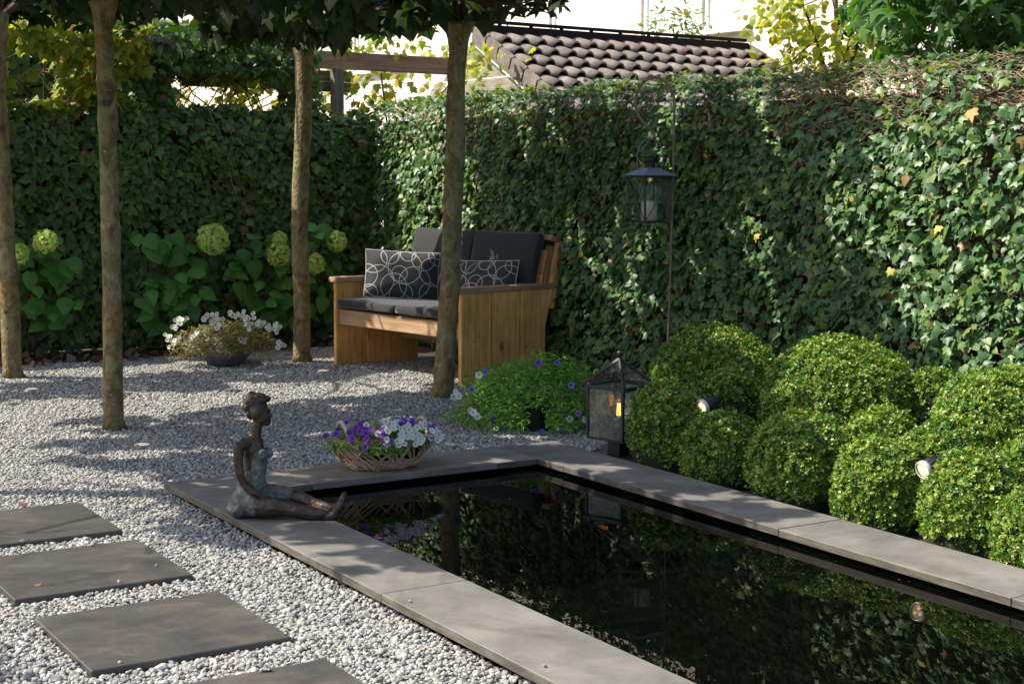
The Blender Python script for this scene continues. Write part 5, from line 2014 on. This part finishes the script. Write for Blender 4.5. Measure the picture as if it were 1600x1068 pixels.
MT['fargreen'] = leafmat('far_leaf', [(0, (.05, .09, .02)), (.6, (.10, .17, .03)), (1, (.22, .27, .05))], rough=.5, trans=.4, tcol=(1.6, 1.6, .5))
tree('lime_tree', (0.6, 18.4, 0), 7, (0.8, 18.4, 4.6), (2.9, 2.0, 3.6), 9000, ROUND, (.12, .20), MT['fargreen'], 'big leafy tree beyond the back hedge, behind the two left trunks', trunk_r=.16, key='far_leaf_a', limbs=16)
tree('lime_tree', (5.0, 19.6, 0), 7, (4.8, 19.4, 3.6), (2.2, 1.8, 3.0), 7000, ROUND, (.12, .20), MT['fargreen'], 'big leafy tree beyond the pergola, mostly above the photo', trunk_r=.15, key='far_leaf_b', limbs=16)
tree('shadow_shrub', (.20, 4.95, 0), 1, (.20, 4.95, .62), (.36, .36, .42), 1500, ROUND, (.04, .07), MT['gum'], 'rounded shrub beyond the lower left corner of the photo, casting its shadow on the gravel', 'shrub', trunk_r=.02, key='shrub_leaf', limbs=6, shell=.2)  # added out of view only for the shadow it throws

# ================================================================== SHED WITH TILED ROOF
sh = empty('garden_shed', (8.75, 14.46, 0), 0, 'weatherboarded garden shed with a grey brown pantile roof behind the ivy hedge', 'shed')
RX0, RX1, RYR, RZR = 8.75, 12.70, 14.46, 3.08
SLP = math.radians(27)
dn = Vector((0, -math.cos(SLP), -math.sin(SLP)))      # down the slope
nu = Vector((0, -math.sin(SLP), math.cos(SLP)))
NC, NR_ = 17, 7
TW, TG = (RX1 - RX0) / NC, .285
# one pantile: roll on the right, pan on the left, a real step at its lower edge
prof = []
for i in range(13):
    f = i / 12
    if f < .42:
        zz = -.004 * math.sin(f / .42 * math.pi)
    else:
        zz = .066 * math.sin((f - .42) / .58 * math.pi) ** .7
    prof.append((f * TW * 1.04, zz))
V, F = [], []
LT = TG + .075
for jj, (yy, dz) in enumerate(((0, -.012), (.5, .008), (1.0, .030))):
    for (x_, z_) in prof:
        V.append((x_, yy * LT, z_ * (.30, .72, 1.0)[jj] + dz))
for (x_, z_) in prof:
    V.append((x_, LT, z_ * .84 + .030 - .010))
for (x_, z_) in prof:
    V.append((x_, LT - .12, z_ * .70 + .030 - .018))
m13 = 13
for a_ in range(4):
    for i in range(12):
        F.append((a_ * m13 + i, a_ * m13 + i + 1, (a_ + 1) * m13 + i + 1, (a_ + 1) * m13 + i))
tile_me = npmesh('tile', np.array(V), np.array(F), smooth=False)
tile_me.materials.append(MT['tile'])
for r_i in range(NR_):
    for c_i in range(NC):
        o = bpy.data.objects.new('tile', tile_me)
        COL.objects.link(o)
        o.parent = sh
        pos = Vector((c_i * TW + random.uniform(-.003, .003), 0, RZR)) + dn * (r_i * TG + .02 + random.uniform(-.005, .005)) + nu * .02
        m = Matrix.Identity(4)
        for i in range(3):
            m[i][0], m[i][1], m[i][2], m[i][3] = X[i], dn[i], nu[i], pos[i]
        o.matrix_local = m @ Matrix.Rotation(random.uniform(-.018, .018), 4, 'Z')
# verge tiles down the left and right edge
for xv in (-.035, RX1 - RX0 + .02):
    for r_i in range(NR_):
        pos = Vector((xv, 0, RZR)) + dn * (r_i * TG + .17) + nu * (.004 + .0)
        o = box('verge_tile', (.05, TG + .05, .17), (0, 0, 0), MT['tile'], sh, bevel=.012, seg=2)
        m = Matrix.Identity(4)
        for i in range(3):
            m[i][0], m[i][1], m[i][2], m[i][3] = X[i], dn[i], nu[i], pos[i]
        o.matrix_local = m @ Matrix.Rotation(R(3.0), 4, 'X')
plank('fascia', NR_ * TG, .045, .02, Vector((-.055, 0, RZR - .105)) + dn * (NR_ * TG / 2) - Vector((0, 0, 0)), dn, nu, 'woodgrey', parent=sh)
o = plank('flashing', NR_ * TG, .028, .008, Vector((-.068, 0, RZR - .125)) + dn * (NR_ * TG / 2), dn, nu, 'woodgrey', parent=sh)
o.data.materials.clear()
o.data.materials.append(MT['flash'])
plank('roof_deck', NR_ * TG, RX1 - RX0, .03, Vector(((RX1 - RX0) / 2, 0, RZR - .04)) + dn * (NR_ * TG / 2), dn, X, 'fence', parent=sh)
dn2 = Vector((0, math.cos(SLP), -math.sin(SLP)))
plank('roof_deck', NR_ * TG, RX1 - RX0, .03, Vector(((RX1 - RX0) / 2, .02, RZR - .01)) + dn2 * (NR_ * TG / 2), dn2, X, 'ridge', parent=sh) if False else None
# dark metal ridge cap and the solar frame edge above it
box('ridge_cap', (RX1 - RX0 + .02, .16, .10), ((RX1 - RX0) / 2, .03, RZR + .035), MT['ridge'], sh, bevel=.012, seg=2)
box('ridge_rail', (RX1 - RX0 - .1, .05, .035), ((RX1 - RX0) / 2 + .03, .0, RZR + .120), MT['ridge'], sh, bevel=.003)
for k in range(9):
    box('rail_foot', (.03, .04, .05), (.3 + k * .42, .0, RZR + .09), MT['ridge'], sh, bevel=.002)
# gable wall of overlapping boards
GB = 1.9
for k in range(15):
    z = .10 + k * .19
    top_z = z + .19
    hwid = min(2.2, (RZR - .10 - top_z + .06) / math.tan(SLP))
    if hwid < .05:
        continue
    yl_, yr_ = -min(1.75, hwid), min(1.75, hwid)
    hl_ = min(1.75, (RZR - .12 - z) / math.tan(SLP))
    prism('clapboard', [(-hl_, .0), (hl_, .0), (yr_, .176), (yl_, .176)], .022, MT['board'], sh, (.02 - .0, 0, z), Vector((0, 1, 0)), Vector((-.11, 0, 1)).normalized(), Vector((0, 1, 0)).cross(Vector((-.11, 0, 1)).normalized()), bevel=.002)
prism('clapboard', [(-.30, 0), (.30, 0), (.02, .14), (-.02, .14)], .022, MT['board'], sh, (.02, 0, 2.80), Vector((0, 1, 0)), Vector((0, 0, 1)), Vector((1, 0, 0)), bevel=.002)
box('wall', (RX1 - RX0 - .1, 3.3, 2.3), ((RX1 - RX0) / 2, 0, 1.15), MT['whitewall'], sh, bevel=0)

# ================================================================== HOUSE
hs = empty('brick_house', (13.0, 20.0, 0), 0, 'pale pink brick house with white window frames behind the shed', 'house')
HY0, HY1, HZ = 10.4, 36.0, 7.6
WINS = [(14.80, 15.72, 3.42, 4.95), (15.80, 17.05, 3.42, 4.95), (17.75, 19.35, 3.42, 4.95), (20.4, 22.2, 3.42, 4.95), (24.0, 26.0, 3.42, 4.95), (12.0, 12.9, 5.2, 6.4),
        (15.2, 17.0, .9, 2.3), (21.5, 23.5, .3, 2.3), (26.5, 28.5, .9, 2.3)]
# wall made of strips round the openings
ysplit = sorted({HY0, HY1, *[w_[0] for w_ in WINS], *[w_[1] for w_ in WINS]})
zsplit = sorted({0, HZ, *[w_[2] for w_ in WINS], *[w_[3] for w_ in WINS]})
bm = bmesh.new()
for a_, b_2 in zip(ysplit, ysplit[1:]):
    for c_, d_ in zip(zsplit, zsplit[1:]):
        ym, zm = (a_ + b_2) / 2, (c_ + d_) / 2
        if any(w_[0] < ym < w_[1] and w_[2] < zm < w_[3] for w_ in WINS):
            continue
        vs = [bm.verts.new((0, y_ - 20, z_)) for y_, z_ in ((a_, c_), (b_2, c_), (b_2, d_), (a_, d_))]
        bm.faces.new(vs)
for w_ in WINS:      # reveals
    ys_, zs_ = (w_[0] - 20, w_[1] - 20), (w_[2], w_[3])
    for (p, q) in (((ys_[0], zs_[0]), (ys_[1], zs_[0])), ((ys_[1], zs_[0]), (ys_[1], zs_[1])), ((ys_[1], zs_[1]), (ys_[0], zs_[1])), ((ys_[0], zs_[1]), (ys_[0], zs_[0]))):
        bm.faces.new([bm.verts.new(v_) for v_ in ((0, *p), (0, *q), (.12, *q), (.12, *p))])
bmesh.ops.remove_doubles(bm, verts=bm.verts[:], dist=.001)
bmobj('wall', bm, MT['facade'], hs)
box('wall_end', (9, .2, HZ), (4.5, HY0 - 20 - .1, HZ / 2), MT['facade'], hs, bevel=0)
for w_ in WINS:
    cy_, cz_, wy, wz = (w_[0] + w_[1]) / 2 - 20, (w_[2] + w_[3]) / 2, w_[1] - w_[0], w_[3] - w_[2]
    f_ = 0.07
    fr = box('window', (.06, wy - .004, f_), (.07, cy_, w_[2] + f_ / 2 + .003), MT['frame'], hs, bevel=.004)
    box('frame', (.06, wy - .004, f_), (0, 0, wz - f_ - .006), MT['frame'], fr, bevel=.004)
    for s_ in (-1, 1):
        box('frame', (.06, f_, wz - 2 * f_ - .012), (0, s_ * (wy / 2 - f_ / 2 - .004), wz / 2 - f_ / 2 - .003), MT['frame'], fr, bevel=.004)
    box('pane', (.012, wy - 2 * f_ - .01, wz - 2 * f_ - .01), (.012, 0, wz / 2 - f_ / 2 - .003), MT['curtain'], fr, bevel=0)
    box('sill', (.16, wy + .16, .06), (-.10, 0, -f_ / 2 - .036), MT['frame'], fr, bevel=.006)
box('white_plinth', (.06, HY1 - 17.6, 2.55), (-.033, (HY1 + 17.6) / 2 - 20, 1.27), MT['whitewall'], hs, bevel=0) if False else None
lw = empty('garden_wall', (9.2, 17.0, 0), R(60), 'low white rendered wall glimpsed under the pergola beam', 'wall')
box('wall_body', (9.0, .2, 2.05), (2.2, 0, 1.025), MT['whitewall'], lw, bevel=.01)
box('coping', (9.0, .28, .06), (2.2, 0, 2.082), MT['whitewall'], lw, bevel=.01)

# far house with a red tiled roof at the left
rh = empty('tiled_outhouse', (5.3, 20.4, 0), R(-35), 'outhouse with a wine red pantile roof glimpsed at the far left', 'building')
box('wall', (3.0, 2.4, 2.2), (0, 1.2, 1.1), MT['whitewall'], rh, bevel=0)
V, F = [], []
nc, nrr = 96, 10
for r_i in range(nrr):
    for e_ in (0, 1):
        for i in range(nc + 1):
            x_ = -1.6 + 3.2 * i / nc
            wv = .03 * abs(math.sin(i / nc * math.pi * 16)) + (.03 if e_ else .0)
            d_ = (r_i + e_) * .17
            V.append((x_, 1.2 - .62 * d_ - .10, 3.05 - .78 * d_ + wv + .03 * e_))
for r_i in range(nrr * 2 - 1):
    for i in range(nc):
        a_ = r_i * (nc + 1) + i
        F.append((a_, a_ + 1, a_ + nc + 2, a_ + nc + 1))
o = link('roof', npmesh('roof', np.array(V), np.array(F)), MT['redtile'], rh)
plank('roof_back', 2.0, 3.2, .04, (0, 1.9, 2.4), (0, .8, -.7), X, 'ridge' if False else 'fence', parent=rh)
